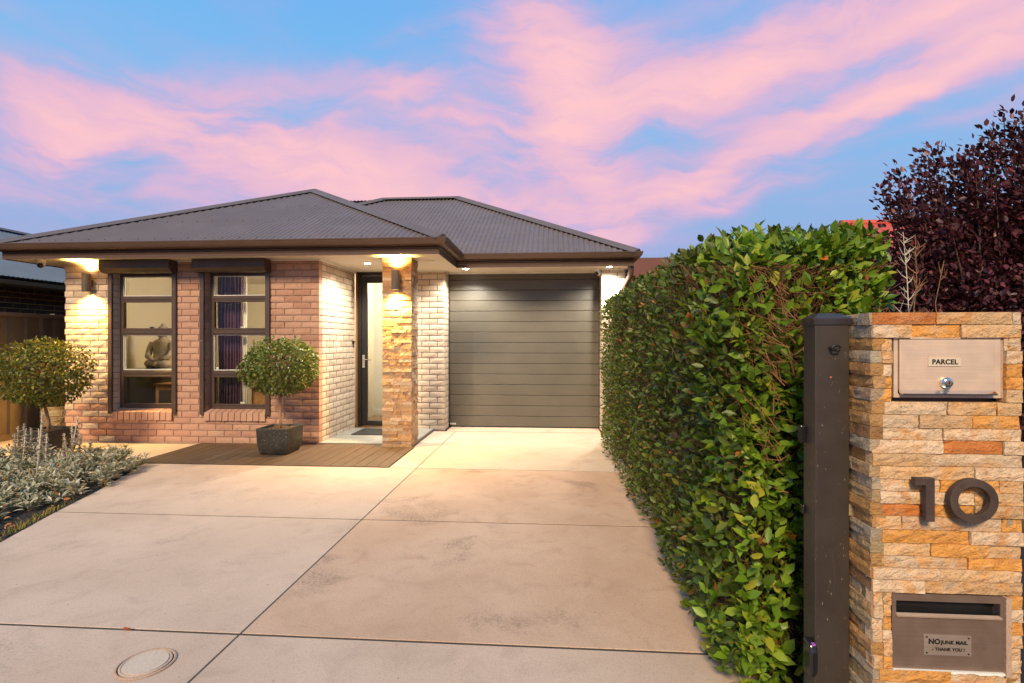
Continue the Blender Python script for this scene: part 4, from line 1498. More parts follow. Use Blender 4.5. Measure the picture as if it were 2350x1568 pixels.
# mail box with slot
x0, x1, z0, z1 = mbx
yf = PY + .006
sa, sb_ = at(2490, 1666, PY), at(2771, 1703, PY)
sl0, sl1 = x0 + .012, x1 - .008
zs0, zs1 = z1 - .064, z1 - .022
fr = MB()
MB().box(sl0, sl1, yf + .0065, yf + .029, zs0 - .006, zs0 - .001).build('slot_floor', MAT['black'], pil)
fr.box(x0, x1, yf, yf + .004, z0, zs0).box(x0, x1, yf, yf + .004, zs1, z1).box(x0, sl0, yf, yf + .004, zs0, zs1).box(sl1, x1, yf, yf + .004, zs0, zs1)
box2 = fr.build('mail_box', MAT['mail_steel'], pil)
MB().box(sl0 - .001, sl1 + .001, yf + .03, yf + .034, zs0 - .01, zs1 + .01).build('slot_back', MAT['black'], box2)
MB().prism([(yf - .006, zs0 - .005), (yf - .009, zs0 + .001), (yf + .006, zs0 + .003), (yf + .006, zs0 - .001), (yf - .0005, zs0 - .005)], 'x', sl0, sl1).build('slot_lip', MAT['parcel_steel'], box2)
MB().prism([(yf + .004, zs1 + .001), (yf + .028, zs1 - .012), (yf + .03, zs1 + .001)], 'x', sl0, sl1).build('slot_flap', MAT['black'], box2)
MB().box(x1 + .0005, x1 + .016, yf - .010, yf + .04, z0 - .01, z1).build('mortar_edge', MAT['conc_edge'], box2)
m2 = MB(); n_ = 22
pts = [(x0 + (x1 - x0) * i / n_, z0 - .006 + random.uniform(-.003, .003)) for i in range(n_ + 1)] + [(x1 - (x1 - x0) * i / n_, z0 - .0) for i in range(n_ + 1)]
m2.prism(pts, 'y', yf - .008, yf + .02); m2.build('mortar_bead', MAT['white'], box2)
tcx = at(2631, 1791, PY)
plate2 = MB().box(tcx.x - .068, tcx.x + .068, yf - .0028, yf - .0003, tcx.z - .031, tcx.z + .031).build('notice_plate', steel('plate_steel', (.52, .40, .33), .35, .3), box2)
put('lettering', text_mesh('NO', .021, .0009, .0004), MAT['black'], box2, (tcx.x - .038, yf - .0033, tcx.z + .010), (R(90), 0, 0))
put('lettering', text_mesh('JUNK MAIL', .0150, .0006, .0004), MAT['black'], box2, (tcx.x + .019, yf - .0033, tcx.z + .0088), (R(90), 0, 0))
put('lettering', text_mesh('- THANK YOU !', .0128, .0005, .0004), MAT['black'], box2, (tcx.x + .002, yf - .0033, tcx.z - .0125), (R(90), 0, 0))
for sx in (-1, 1):
    for sz in (-1, 1):
        MB().tube([(tcx.x + sx * .060, yf - .0028, tcx.z + sz * .024), (tcx.x + sx * .060, yf - .0042, tcx.z + sz * .024)], .0026, 8).build('rivet', MAT['black'], box2)

# house number 10, standing off the stone
NM = paint('rust_brown_number', (.060, .036, .028), .75, .3, .4, 120, scale=25)
yn0, yn1 = PY - .034, PY - .014
a1 = lambda x, y: at(x, y, PY - .03)
tl, tr_, bm_ = a1(2537, 1324), a1(2580, 1324), a1(2592, 1446)
stem_l, stem_r = a1(2567, 1380).x, a1(2592, 1380).x
zt_, zb_ = tl.z, bm_.z
MB().prism([(stem_l, zb_), (stem_r, zb_), (stem_r, zt_), (tl.x, zt_), (tl.x, zt_ - .022), (stem_l, zt_ - .022)], 'y', yn0, yn1).build('number_one', NM, pil, bevel=.002)
c0 = (a1(2634, 1388) + a1(2769, 1388)) / 2
ro = (a1(2769, 1388).x - a1(2634, 1388).x) / 2
rz = (a1(2698, 1327).z - a1(2698, 1450).z) / 2
cz = (a1(2698, 1327).z + a1(2698, 1450).z) / 2
m2 = MB(); n = 56; vs = []; fs = []
wd = .0235
for (yy) in (yn0, yn1):
    for rr_ in (0, wd):
        for j in range(n):
            a = 2 * math.pi * j / n
            vs.append((c0.x + (ro - rr_) * math.cos(a), yy, cz + (rz - rr_) * math.sin(a)))
for j in range(n):
    k = (j + 1) % n
    fs += [(j, k, n + k, n + j), (2 * n + j, 3 * n + j, 3 * n + k, 2 * n + k), (j, 2 * n + j, 2 * n + k, k), (n + j, n + k, 3 * n + k, 3 * n + j)]
m2.add(vs, fs); m2.build('number_zero', NM, pil, bevel=.002)
for x, z in ((stem_r - .015, zt_ - .02), (stem_r - .015, zb_ + .02), (c0.x, cz + rz - wd / 2), (c0.x, cz - rz + wd / 2)):
    MB().tube([(x, yn1 - .001, z), (x, PY + .01, z)], .004, 8).build('stand_off', MAT['black'], pil)

# ================================================================== GATE POST
GPX0, GPX1, GPY0, GPY1, GPZ = .862, .970, 1.81, 1.892, 1.428
gpost = thing('gate_post', ((GPX0 + GPX1) / 2, (GPY0 + GPY1) / 2, 0), 'dark brown square metal gate post beside the stone pillar', 'post')
MB().box(GPX0, GPX1, GPY0, GPY1, -.05, GPZ).build('shaft', MAT['post'], gpost, bevel=.003)
m2 = MB()
rings = [(.0035, GPZ - .004), (.0045, GPZ + .017), (.0015, GPZ + .023), (-.012, GPZ + .0275), (-.013, GPZ + .031), (-.020, GPZ + .034), (-.036, GPZ + .036)]
vs = []; fs = []
for o_, z in rings: vs += [(GPX0 - o_, GPY0 - o_, z), (GPX1 + o_, GPY0 - o_, z), (GPX1 + o_, GPY1 + o_, z), (GPX0 - o_, GPY1 + o_, z)]
for i in range(len(rings) - 1):
    for j in range(4): fs.append((i * 4 + j, i * 4 + (j + 1) % 4, (i + 1) * 4 + (j + 1) % 4, (i + 1) * 4 + j))
fs += [(3, 2, 1, 0), tuple((len(rings) - 1) * 4 + j for j in range(4))]
m2.add(vs, fs); m2.build('cap', paint('cap_black', (.035, .030, .032), .35, .1), gpost, bevel=.002)
ey = at(2312, 964, GPY0)
m2 = MB(); pts = []
for j in range(13):
    a = 2 * math.pi * j / 12 * .92
    pts.append((ey.x + .013 * math.cos(a), GPY0 - .018, ey.z + .008 * math.sin(a)))
m2.tube(pts, .0035, 8); m2.tube([(ey.x - .012, GPY0 - .018, ey.z), (ey.x - .012, GPY0 + .001, ey.z)], .004, 8)
m2.build('eye_bolt', MAT['black'], gpost, smooth=True)
sc_ = at(2304, 1045, GPY0)
MB().tube([(sc_.x, GPY0 - .0025, sc_.z), (sc_.x, GPY0 + .001, sc_.z)], .0035, 10).build('rivet', paint('rusty_rivet', (.5, .12, .04), .7, .2), gpost)
# latch keeper low behind and the gate sensor on the left face
hk = at(2210, 1195, 1.90)
MB().box(GPX0 - .020, GPX0 - .001, 1.868, 1.892, hk.z - .035, hk.z + .025).build('latch_keeper', MAT['plastic_black'], gpost, bevel=.004)
hk = at(2210, 1405, 1.90)
MB().box(GPX0 - .012, GPX0 - .001, 1.872, 1.892, hk.z - .015, hk.z + .015).build('lower_keeper', MAT['plastic_black'], gpost, bevel=.004)
se = at(2232, 1828, 1.80)
m2 = MB(); prof = [(-.058, .008), (-.050, .020), (-.02, .027), (.02, .029), (.045, .026), (.056, .016), (.058, .004)]
sx0, sx1 = GPX0 - .026, GPX0 + .010
m2.prism([(GPY0 + .03 - .0, se.z - .058), (GPY0 - .012, se.z - .056), (GPY0 - .024, se.z - .035), (GPY0 - .026, se.z + .03), (GPY0 - .016, se.z + .052), (GPY0 + .03, se.z + .058)], 'x', sx0, GPX0 - .001)
sens = m2.build('gate_sensor', MAT['plastic_black'], gpost, bevel=.007, seg=3)
MB().box(GPX0 - .018, GPX0 - .008, GPY0 - .020, GPY0 - .008, se.z + .050, se.z + .0555).build('indicator', paint('violet_lens', (.35, .10, .45), .2, .1), gpost)

# ================================================================== NEIGHBOURS
# left: steel fence with vertical ribs
fence = thing('steel_fence', (-7.6, 9, 0), 'tall brown ribbed steel fence along the left side passage', 'fence')
fx = -7.58
mb = MB(); y = 5.2; vs = []; fs = []
yy = [];
while y < 12.5:
    for dy, dx in ((0, 0), (.035, 0), (.045, .042), (.085, .042), (.095, 0), (.17, 0), (.20, 0)): yy.append((y + dy, fx + dx))
    y += .235
for (a, b) in yy: vs += [(b, a, .02), (b, a, 1.72)]
for i in range(len(yy) - 1): fs.append((2 * i, 2 * i + 2, 2 * i + 3, 2 * i + 1))
mb.add(vs, fs); mb.build('sheet', MAT['fence'], fence)
MB().box(fx - .02, fx + .05, 5.2, 12.5, 1.721, 1.775).build('top_rail', MAT['fence'], fence, bevel=.004)
MB().box(fx - .02, fx + .05, 5.2, 12.5, -.02, .07).build('bottom_rail', MAT['fence'], fence, bevel=.004)
for y in (5.17, 7.55, 9.93): MB().box(fx - .03, fx + .045, y, y + .05, -.02, 1.79).build('post', MAT['fence'], fence)

nh = thing('neighbour_house', (-10.5, 10, 0), 'dark brick house with blue grey corrugated roof beyond the fence', 'house')
nx = -8.65
nw = MB().box(nx - .2, nx - .010, 4.5, 15, 0, 2.25).box(-13.6, nx - .2, 14.8, 15, 0, 2.25).build('wall', MAT['dark_mortar'], nh)
z0r = .30
for r in range(17, 26):
    z = r * .086 + .02
    y = 6.4 + (0 if r % 2 else .12)
    while y < 12.2:
        o = put('brick', brick_mesh(.23, random.randrange(6)), None, nw, (nx, y, z), (0, 0, math.pi / 2))
        o.data = bcache.setdefault(('dk', random.randrange(4)), None) or o.data
        y += .24
for k in [k for k in bcache if k[0] == 'dk' and bcache[k] is None]:
    me = brick_mesh(.23, 0).copy(); me.materials.clear(); me.materials.append(MAT['dark_brick']); bcache[k] = me
for o in nw.children:
    me = bcache[('dk', random.choice([k[1] for k in bcache if k[0] == 'dk']))]; o.data = me
nroof = sheet('roof', (-8.2, 4.5, 2.36), (0, 1, 0), (-1, 0, .5), (.5, 0, 1), lambda a: 2.3, 10.5, nh, MAT['blue_roof'])
sheet('roof_sheet', (-12.8, 15, 2.36), (0, -1, 0), (1, 0, .5), (-.5, 0, 1), lambda a: 2.3, 10.5, nroof, MAT['blue_roof'])
cap((-10.5, 4.5, 3.50), (-10.5, 15, 3.50), nroof)
MB().sweep([(-8.32, 4.5), (-8.32, 15)], [(0, 2.36), (.0, 2.325), (.07, 2.318), (.11, 2.33), (.12, 2.36), (.11, 2.36), (.10, 2.337), (.06, 2.33), (.01, 2.335), (.01, 2.36)]).build('gutter', MAT['black'], nh)
MB().sweep([(-8.34, 4.5), (-8.34, 15)], [(-.3, 2.25), (-.3, 2.235), (.0, 2.225), (.06, 2.228), (.10, 2.25), (.115, 2.30), (.115, 2.314), (0, 2.314)]).build('fascia', MAT['fence'], nh, autosmooth=40)

# right: brown timber-fronted carport behind the hedge
cp = thing('neighbour_carport', (2.5, 10.2, 0), 'red brown fascia and brick wall of the building behind the hedge', 'building')
cw = MB().box(1.40, 6.2, 10.02, 10.2, 0, 2.42).build('wall', MAT['red_brick'], cp)
for r in range(17, 28):
    z = r * .086 + .02
    for a, b in course(1.40, 2.6, r, False):
        key = ('rd', round(b - a, 2), random.randrange(3))
        if key not in bcache:
            me = brick_mesh(b - a, key[2]).copy(); me.materials.clear(); me.materials.append(MAT['red_brick']); bcache[key] = me
        put('brick', bcache[key], None, cw, (a, 10.0, z))
MB().box(1.36, 6.3, 9.60, 9.63, 2.62, 2.86).build('fascia', MAT['red_fascia'], cp)
MB().box(1.36, 6.3, 9.57, 9.599, 2.50, 2.615).build('beam', MAT['red_fascia'], cp)
MB().box(1.38, 6.3, 9.631, 12.5, 2.70, 2.80).build('roof', MAT['cap'], cp)
MB().box(1.38, 6.3, 9.63, 10.2, 2.43, 2.46).build('soffit', MAT['red_fascia'], cp)

# far right: red tiled roof
rh_ = thing('tiled_house', (11, 17, 0), 'house with bright red tiled roof behind the plum tree', 'house')
MB().box(9.5, 17, 14.2, 20, 0, 2.9).build('wall', MAT['red_brick'], rh_)
mb = MB(); nr = 22
for i in range(nr):
    t0, t1 = i / nr, (i + 1) / nr
    ya, za = 13.6 + 4.2 * t0, 2.75 + 2.38 * t0; yb, zb = 13.6 + 4.2 * t1 + .06, 2.75 + 2.38 * t1 - .0
    k = 60; vs = []; fs = []
    for j in range(k + 1):
        x = 9.25 + 8.15 * j / k
        w = .03 * abs(math.sin(j * math.pi / 2))
        vs += [(x, ya, za + w), (x, yb, zb + .035 + w), (x, ya, za - .03 + w)]
    for j in range(k): fs += [(3 * j, 3 * j + 3, 3 * j + 4, 3 * j + 1), (3 * j + 2, 3 * j + 5, 3 * j + 3, 3 * j)]
    mb.add(vs, fs)
mb.build('roof', MAT['terracotta'], rh_, kind=None)
MB().prism([(13.6, 2.7), (17.82, 5.08), (22, 2.7)], 'x', 9.35, 9.45).build('gable', MAT['red_brick'], rh_)
MB().tube([(9.25, 17.82, 5.15), (17.4, 17.82, 5.15)], .12, 8).build('ridge_cap', MAT['terracotta'], rh_)

# ================================================================== PLANTS
UP = np.array([0, 0, 1.0])


def vnoise(P, s, seed=0):
    """cheap smooth noise in [-1,1] from a few sines"""
    r = np.random.default_rng(seed); v = np.zeros(len(P))
    for i in range(6):
        k = r.normal(size=3) * s * (1 + i * .45); v += np.sin(P @ k + r.uniform(0, 6.28)) / (1 + i * .5)
    return v / 2.4


def individual_leaves(parent, P, T, Nn, L, Wd, col, mat, idx, variants=8, edge=0.0):
    """the leaves that show largest, each an object sharing one of a few meshes"""
    ms = []
    order = np.argsort(col[idx].sum(1))
    groups = np.array_split(idx[order], variants)
    for g_ in groups:
        c = col[g_].mean(0, keepdims=True)
        V, cc = leaf_arrays(np.zeros((1, 3)), np.array([[1., 0, 0]]), np.array([[0, 0, 1.]]), np.ones(1), np.full(1, float((Wd[g_] / L[g_]).mean())), c, edge, random.uniform(.6, 1.6))
        ms.append((leaf_mesh('leaf', V, cc, mat), g_))
    for me, g_ in ms:
        for i in g_:
            t = Vector(T[i]).normalized(); n = Vector(Nn[i]); b = n.cross(t).normalized(); n = t.cross(b)
            m3 = Matrix((t, b, n)).transposed()
            o = put('leaf', me, None, parent, Vector(P[i]), m3.to_euler())
            o.scale = (L[i], L[i], L[i])


# ---- the clipped hedge along the driveway
HX0, HX1, HY0, HY1, HZ = .68, 1.56, 2.04, 7.45, 1.91
hedge = thing('clipped_hedge', (1.1, 4.9, 0), 'long clipped green hedge with brown twigs along the driveway', 'hedge')


def hedge_points(k, face):
    u, v = rng.random(k), rng.random(k)
    if face == 'left': P = np.stack([np.full(k, HX0), HY0 + u * (HY1 - HY0), .03 + v * (HZ - .03)], 1); Nn = np.tile([-1., 0, 0], (k, 1))
    elif face == 'near': P = np.stack([HX0 + u * (HX1 - HX0), np.full(k, HY0), .03 + v * (HZ - .03)], 1); Nn = np.tile([0., -1, 0], (k, 1))
    elif face == 'top': P = np.stack([HX0 + u * (HX1 - HX0), HY0 + v * (HY1 - HY0), np.full(k, HZ)], 1); Nn = np.tile([0., 0, 1], (k, 1))
    elif face == 'right': P = np.stack([np.full(k, HX1), HY0 + u * (HY1 - HY0), .03 + v * (HZ - .03)], 1); Nn = np.tile([1., 0, 0], (k, 1))
    else: P = np.stack([HX0 + u * (HX1 - HX0), np.full(k, HY1), .03 + v * (HZ - .03)], 1); Nn = np.tile([0., 1, 0], (k, 1))
    # round the long edges
    c = np.clip(P, [HX0 + .17, HY0 + .18, -1], [HX1 - .17, HY1 - .18, HZ - .16])
    d = P - c; r = np.linalg.norm(d, axis=1)
    rr = np.array([.17, .18, .16]); e = np.linalg.norm(d / rr, axis=1) + 1e-6
    P = c + d / np.maximum(e, 1)[:, None] * 1.0
    Nn = unit(Nn * .6 + unit(d + 1e-6))
    wk = np.clip(1 - (P[:, 1] - HY0) / .9, 0, 1)
    P[:, 1] += .58 * np.maximum(P[:, 0] - HX0 - .12, 0) * wk
    P[:, 2] -= np.clip(.15 - .16 * (P[:, 0] - HX0), 0, 1) * wk * np.clip(P[:, 2] / HZ, 0, 1)
    b = vnoise(P, 2.2, 3) * .045 + vnoise(P, 6.5, 5) * .022
    P = P + Nn * b[:, None]
    return P, Nn


def hedge_leaves(face, k):
    P, Nn = hedge_points(k, face)
    depth = rng.random(k) ** 1.6 * .20
    # thin patches where the clipping went down to the twigs
    sp = vnoise(P, 3.3, 8) + .55 * np.exp(-((P[:, 2] - 1.55) ** 2) / .10) * np.exp(-((P[:, 1] - 2.75) ** 2) / .35) * (P[:, 0] < 1.15)
    keep = rng.random(k) > np.clip((sp - .26) * 2.0, 0, .90) * (depth < .16)
    near = P[:, 1] < HY0 + .45
    if face == 'near': keep |= rng.random(k) < .3
    P, Nn, depth = P[keep], Nn[keep], depth[keep]
    k = len(P)
    P = P - Nn * depth[:, None]
    shoot = (rng.random(k) < .02) & (P[:, 2] > HZ - .2)
    P[shoot] += Nn[shoot] * rng.random((shoot.sum(), 1)) * .02 + UP * rng.random((shoot.sum(), 1)) * .035
    T = unit(Nn * .55 + UP * .35 + rng.normal(size=(k, 3)) * .62)
    nn = unit(Nn * .75 + UP * .55 + rng.normal(size=(k, 3)) * .55)
    far = np.clip((P[:, 1] - HY0) / 2.2, 0, 1)
    L = (.055 - .018 * far) * rng.uniform(.5, 1.35, k)
    Wd = L * rng.uniform(.42, .58, k)
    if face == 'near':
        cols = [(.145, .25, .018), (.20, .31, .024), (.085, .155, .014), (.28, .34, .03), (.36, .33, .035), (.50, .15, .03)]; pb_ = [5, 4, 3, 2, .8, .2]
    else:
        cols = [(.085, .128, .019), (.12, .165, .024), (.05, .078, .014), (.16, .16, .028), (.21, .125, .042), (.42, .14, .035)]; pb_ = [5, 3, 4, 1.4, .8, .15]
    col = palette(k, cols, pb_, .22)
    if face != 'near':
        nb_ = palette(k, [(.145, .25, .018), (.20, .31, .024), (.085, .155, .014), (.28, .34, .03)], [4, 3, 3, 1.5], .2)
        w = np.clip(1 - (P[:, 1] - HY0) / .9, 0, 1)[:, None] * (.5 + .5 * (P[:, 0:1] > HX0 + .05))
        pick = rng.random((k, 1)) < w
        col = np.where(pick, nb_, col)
    return P, T, nn, L, Wd, col


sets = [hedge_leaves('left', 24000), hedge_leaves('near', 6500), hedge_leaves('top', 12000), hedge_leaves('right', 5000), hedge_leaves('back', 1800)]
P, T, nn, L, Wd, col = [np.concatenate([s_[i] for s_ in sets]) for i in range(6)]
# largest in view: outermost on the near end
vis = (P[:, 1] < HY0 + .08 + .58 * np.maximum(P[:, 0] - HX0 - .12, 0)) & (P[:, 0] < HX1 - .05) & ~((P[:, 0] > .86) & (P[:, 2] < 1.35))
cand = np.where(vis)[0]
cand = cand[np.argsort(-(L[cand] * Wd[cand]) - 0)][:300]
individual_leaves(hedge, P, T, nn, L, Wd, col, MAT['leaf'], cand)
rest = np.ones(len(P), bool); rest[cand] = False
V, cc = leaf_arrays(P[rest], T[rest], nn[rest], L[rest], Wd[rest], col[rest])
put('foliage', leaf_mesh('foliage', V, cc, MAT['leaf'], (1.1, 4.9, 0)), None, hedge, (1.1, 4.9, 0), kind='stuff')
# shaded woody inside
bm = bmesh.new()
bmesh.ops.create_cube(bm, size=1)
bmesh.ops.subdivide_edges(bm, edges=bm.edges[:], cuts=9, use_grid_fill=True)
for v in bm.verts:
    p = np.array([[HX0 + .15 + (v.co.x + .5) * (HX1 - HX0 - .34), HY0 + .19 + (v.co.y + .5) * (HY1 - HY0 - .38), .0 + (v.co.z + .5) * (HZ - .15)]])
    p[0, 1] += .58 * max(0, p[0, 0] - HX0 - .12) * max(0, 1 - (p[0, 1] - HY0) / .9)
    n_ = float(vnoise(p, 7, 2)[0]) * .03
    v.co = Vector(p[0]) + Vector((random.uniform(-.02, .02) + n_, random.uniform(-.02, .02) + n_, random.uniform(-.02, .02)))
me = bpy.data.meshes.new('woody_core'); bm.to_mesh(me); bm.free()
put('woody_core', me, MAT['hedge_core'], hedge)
mb = MB()
for i in range(5200):
    face = random.choices(('left', 'near'), (6, 3))[0]
    p, n_ = hedge_points(1, face)
    p = p[0]; n_ = n_[0]
    if random.random() < .45 and face != 'top':
        p[2] = min(HZ - .05, max(.1, random.gauss(1.45, .3))); p[1] = min(p[1], HY0 + abs(random.gauss(0, .7))) if face == 'left' else p[1]
    d = unit(n_ * .55 + UP * .6 + rng.normal(size=3) * .45)
    ln = random.uniform(.10, .24)
    a = p - n_ * random.uniform(.10, .20) - d * ln * .2
    b = a + d * ln; m_ = (a + b) / 2 + rng.normal(size=3) * .012
    lim = -n_ @ (b - p)
    if lim < .01: b = b + n_ * (lim - .01 - random.random() * .03)
    dz_ = max(a[2], b[2]) - (HZ - .12 - .14 * max(0, 1 - (b[1] - HY0) / .9))
    if dz_ > 0: a = a - UP * dz_; m_ = m_ - UP * dz_; b = b - UP * dz_
    mb.tube([a, m_, b], [.0021, .0016, .0009], 4, cap=False)
mb.build('twigs', MAT['twig'], hedge, kind='stuff')

# ---- topiary balls in granite planters
def planter(x, y, w, h, label):
    t = thing('planter_box', (x, y, .006), label, 'planter', 'black granite planter boxes')
    m2 = MB(); vs = []; fs = []
    r0 = w / 2
    prof = [(r0 * .80, .008), (r0 * .86, .03), (r0 * .92, .08), (r0 * .97, h * .5), (r0, h), (r0 - .022, h), (r0 - .03, h - .03)]
    for r_, z in prof: vs += [(x - r_, y - r_, z), (x + r_, y - r_, z), (x + r_, y + r_, z), (x - r_, y + r_, z)]
    for i in range(len(prof) - 1):
        for j in range(4): fs.append((i * 4 + j, i * 4 + (j + 1) % 4, (i + 1) * 4 + (j + 1) % 4, (i + 1) * 4 + j))
    fs.append((3, 2, 1, 0))
    m2.add(vs, fs); m2.build('box', MAT['granite'], t, bevel=.006)
    MB().box(x - r0 + .03, x + r0 - .03, y - r0 + .03, y + r0 - .03, h - .06, h - .028).build('soil', MAT['soil'], t)
    m3 = MB()
    for i in range(160):
        a = random.uniform(0, 6.28); s_ = random.uniform(.008, .02); px, py = x + random.uniform(-1, 1) * (r0 - .05), y + random.uniform(-1, 1) * (r0 - .05)
        d = Vector((math.cos(a), math.sin(a), random.uniform(-.2, .3))) * s_; e_ = Vector((-math.sin(a), math.cos(a), 0)) * s_ * .5; p_ = Vector((px, py, h - .027))
        m3.add([p_ - d - e_, p_ + d - e_, p_ + d + e_, p_ - d + e_, p_ + Vector((0, 0, s_ * .6))], [(0, 1, 4), (1, 2, 4), (2, 3, 4), (3, 0, 4)])
    m3.build('bark_chips', MAT['soil'], t, kind='stuff')


def topiary(x, y, zb, zc, rx, rz, label, seed, pal, pr__, lean=0.0):
    t = thing('topiary_tree', (x, y, zb), label, 'topiary', 'ball topiaries in planters')
    tr = MB(); tr.tube([(x, y, zb - .02), (x + .008, y, zb + .12), (x - .006 + lean * .5, y, zb + .28), (x + lean, y + .005, zc - rz * .4), (x + lean, y, zc)], [.021, .018, .017, .016, .012], 9)
    for i in range(16):
        a = random.uniform(0, 6.28); e_ = random.uniform(-.1, 1.2)
        d = Vector((math.cos(a) * math.cos(e_), math.sin(a) * math.cos(e_), math.sin(e_)))
        p0 = Vector((x + lean, y, zc - rz * random.uniform(.1, .5)))
        tr.tube([p0, p0 + d * rx * .4 + Vector((0, 0, .03)), p0 + d * rx * .8], [.009, .006, .003], 5)
    tr.build('trunk', MAT['bark'], t, smooth=True)
    k = 5200
    v = unit(np.random.default_rng(seed).normal(size=(k, 3)))
    v[:, 2] = np.where(v[:, 2] < 0, v[:, 2] * .92, v[:, 2])
    c0_ = np.array([x + lean, y, zc])
    bum = 1 + .09 * vnoise(v * 1.0, 3.2, seed) + .05 * vnoise(v, 8, seed + 1) + (rng.random(k) < .02) * rng.random(k) * .10
    dep = rng.random(k) ** 1.7 * .42
    P_ = c0_ + v * np.array([rx, rx, rz]) * (bum * (1 - dep))[:, None]
    low = v[:, 2] < -.25
    keep = ~(low & (dep > .35))
    P_, v, dep = P_[keep], v[keep], dep[keep]; k = len(P_)
    T_l = unit(v * .5 + np.array([0, 0, -.15]) + rng.normal(size=(k, 3)) * .6)
    T_l[:, 2] -= .25 * (v[:, 2] < .2); T_l = unit(T_l)
    n_l = unit(v * .7 + UP * .6 + rng.normal(size=(k, 3)) * .5)
    L_ = rng.uniform(.030, .052, k); W_ = L_ * rng.uniform(.45, .62, k)
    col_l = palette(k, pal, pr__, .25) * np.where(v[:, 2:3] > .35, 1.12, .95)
    V_, c_ = leaf_arrays(P_, T_l, n_l, L_, W_, col_l)
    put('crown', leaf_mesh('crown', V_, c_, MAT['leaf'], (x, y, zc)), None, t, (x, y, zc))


TP = [(.11, .145, .026), (.155, .19, .032), (.065, .095, .02), (.22, .22, .04), (.27, .20, .05)]
planter(-3.335, 6.33, .40, .325, 'square black granite planter on the timber deck')
topiary(-3.335, 6.33, .29, 1.06, .445, .36, 'round topiary ball on a thin stem between right window and entry', 4, TP, [4, 3, 3, 1.3, .3])
planter(-6.02, 5.95, .40, .325, 'square black granite planter behind the grey leaved border')
topiary(-6.02, 5.95, .29, .985, .475, .41, 'wide topiary ball on a stem at the left by the fence', 9, [(.12, .135, .022), (.18, .175, .028), (.07, .085, .018), (.26, .22, .035), (.35, .10, .03)], [4, 3, 3, 1.6, .08], lean=-.06)

# ---- glazed urn in the side passage with a strappy plant
un = thing('glazed_urn', (-7.02, 7.12, -.02), 'tall ochre urn with curved grooves beside the left house corner', 'urn')
prof = [(.11, -.02)]
for i in range(25):
    t_ = i / 24; r_ = .13 + .085 * math.sin(t_ * 2.0) + (.006 if i % 3 == 0 else 0)
    prof.append((r_, -.01 + t_ * .44))
prof += [(.225, .44), (.225, .455), (.20, .455), (.19, .42)]
MB().lathe(prof, -7.02, 7.12, 36).build('body', MAT['urn'], un, autosmooth=50)
mb = MB()
for q_ in range(5):                                       # raised arcs on the face towards the drive
    for s_ in (0,):
        pts = []
        for j in range(15):
            a = -math.pi / 2 + .15 + (j / 14 - .5) * (1.9 - q_ * .28); zz = .40 - (.06 + q_ * .065) * math.cos((j / 14 - .5) * math.pi) - .01
            t_ = (zz + .01) / .44; r_ = .135 + .085 * math.sin(max(0, t_) * 2.0) + .003
            pts.append((-7.02 + r_ * math.cos(a + .35), 7.12 + r_ * math.sin(a + .35), zz))
        mb.tube(pts, .006, 6)
mb.build('raised_arcs', MAT['urn'], un)


def strap_clump(name, x, y, z, n, ln, label, cat, pal, spread=.6, width=.012, kind=None):
    t = thing(name, (x, y, z), label, cat)
    mb = MB(); cs = []
    for i in range(n):
        a = random.uniform(0, 6.28); l_ = ln * random.uniform(.6, 1.1); w = width * random.uniform(.7, 1.2)
        o_ = Vector((x + random.gauss(0, .04), y + random.gauss(0, .04), z)); d = Vector((math.cos(a), math.sin(a), 0)); sd = Vector((-d.y, d.x, 0))
        k0 = len(mb.v); sp_ = spread * random.uniform(.4, 1.2)
        vs = []
        for j in range(6):
            u = j / 5
            p = o_ + d * (l_ * sp_ * u * u) + Vector((0, 0, l_ * (u - .42 * sp_ * u * u * u)))
            ww = w * (1 - u ** 3) + .0008
            vs += [p - sd * ww, p + Vector((0, 0, -.15 * ww)), p + sd * ww]
        mb.add(vs, [(3 * j + q, 3 * j + q + 1, 3 * j + q + 4, 3 * j + q + 3) for j in range(5) for q in (0, 1)])
        c = palette(1, pal, [1] * len(pal), .25)[0]; cs += [c] * len(vs)
    me = mb.mesh('blades'); ca = me.color_attributes.new('Col', 'FLOAT_COLOR', 'POINT')
    ca.data.foreach_set('color', np.concatenate([np.array(cs), np.ones((len(cs), 1))], 1).ravel())
    me.materials.append(MAT['leaf'])
    put('blades', me, None, t, kind='stuff')
    return t


strap_clump('strappy_plant', -7.02, 7.12, .43, 46, .26, 'ochre strappy plant growing in the glazed urn', 'plant', [(.22, .16, .05), (.12, .10, .04), (.3, .22, .08)], .8)

# ---- lamb's ear border
lam = thing('lambs_ear_border', (-4.9, 4.6, -.03), 'silver grey woolly leaved border with tall flower spikes beside the driveway', 'plant')
Pl, Tl, Nl, Ll, Wl, Cl = [], [], [], [], [], []
spikes = []


def rosette(cx, cy, cz, k, ln, tall=.0):
    for i in range(k):
        a = i * 2.4 + random.uniform(-.4, .4); e_ = random.uniform(.15, 1.15)
        d = np.array([math.cos(a) * math.cos(e_), math.sin(a) * math.cos(e_), math.sin(e_)])
        Pl.append((cx + d[0] * .02, cy + d[1] * .02, cz + random.uniform(0, .03) + tall * i / k))
        Tl.append(d + rng.normal(size=3) * .12)
        Nl.append(np.array([-d[0] * .5, -d[1] * .5, 1.0]) + rng.normal(size=3) * .25)
        l_ = ln * random.uniform(.7, 1.2)
        Ll.append(l_); Wl.append(l_ * random.uniform(.26, .36))
        c = random.choices([(.40, .355, .265), (.32, .31, .22), (.48, .42, .32), (.24, .25, .175), (.46, .31, .17), (.38, .14, .05)], (5, 4, 3, 2, .7, .15))[0]
        Cl.append(np.array(c) * random.uniform(.8, 1.15))


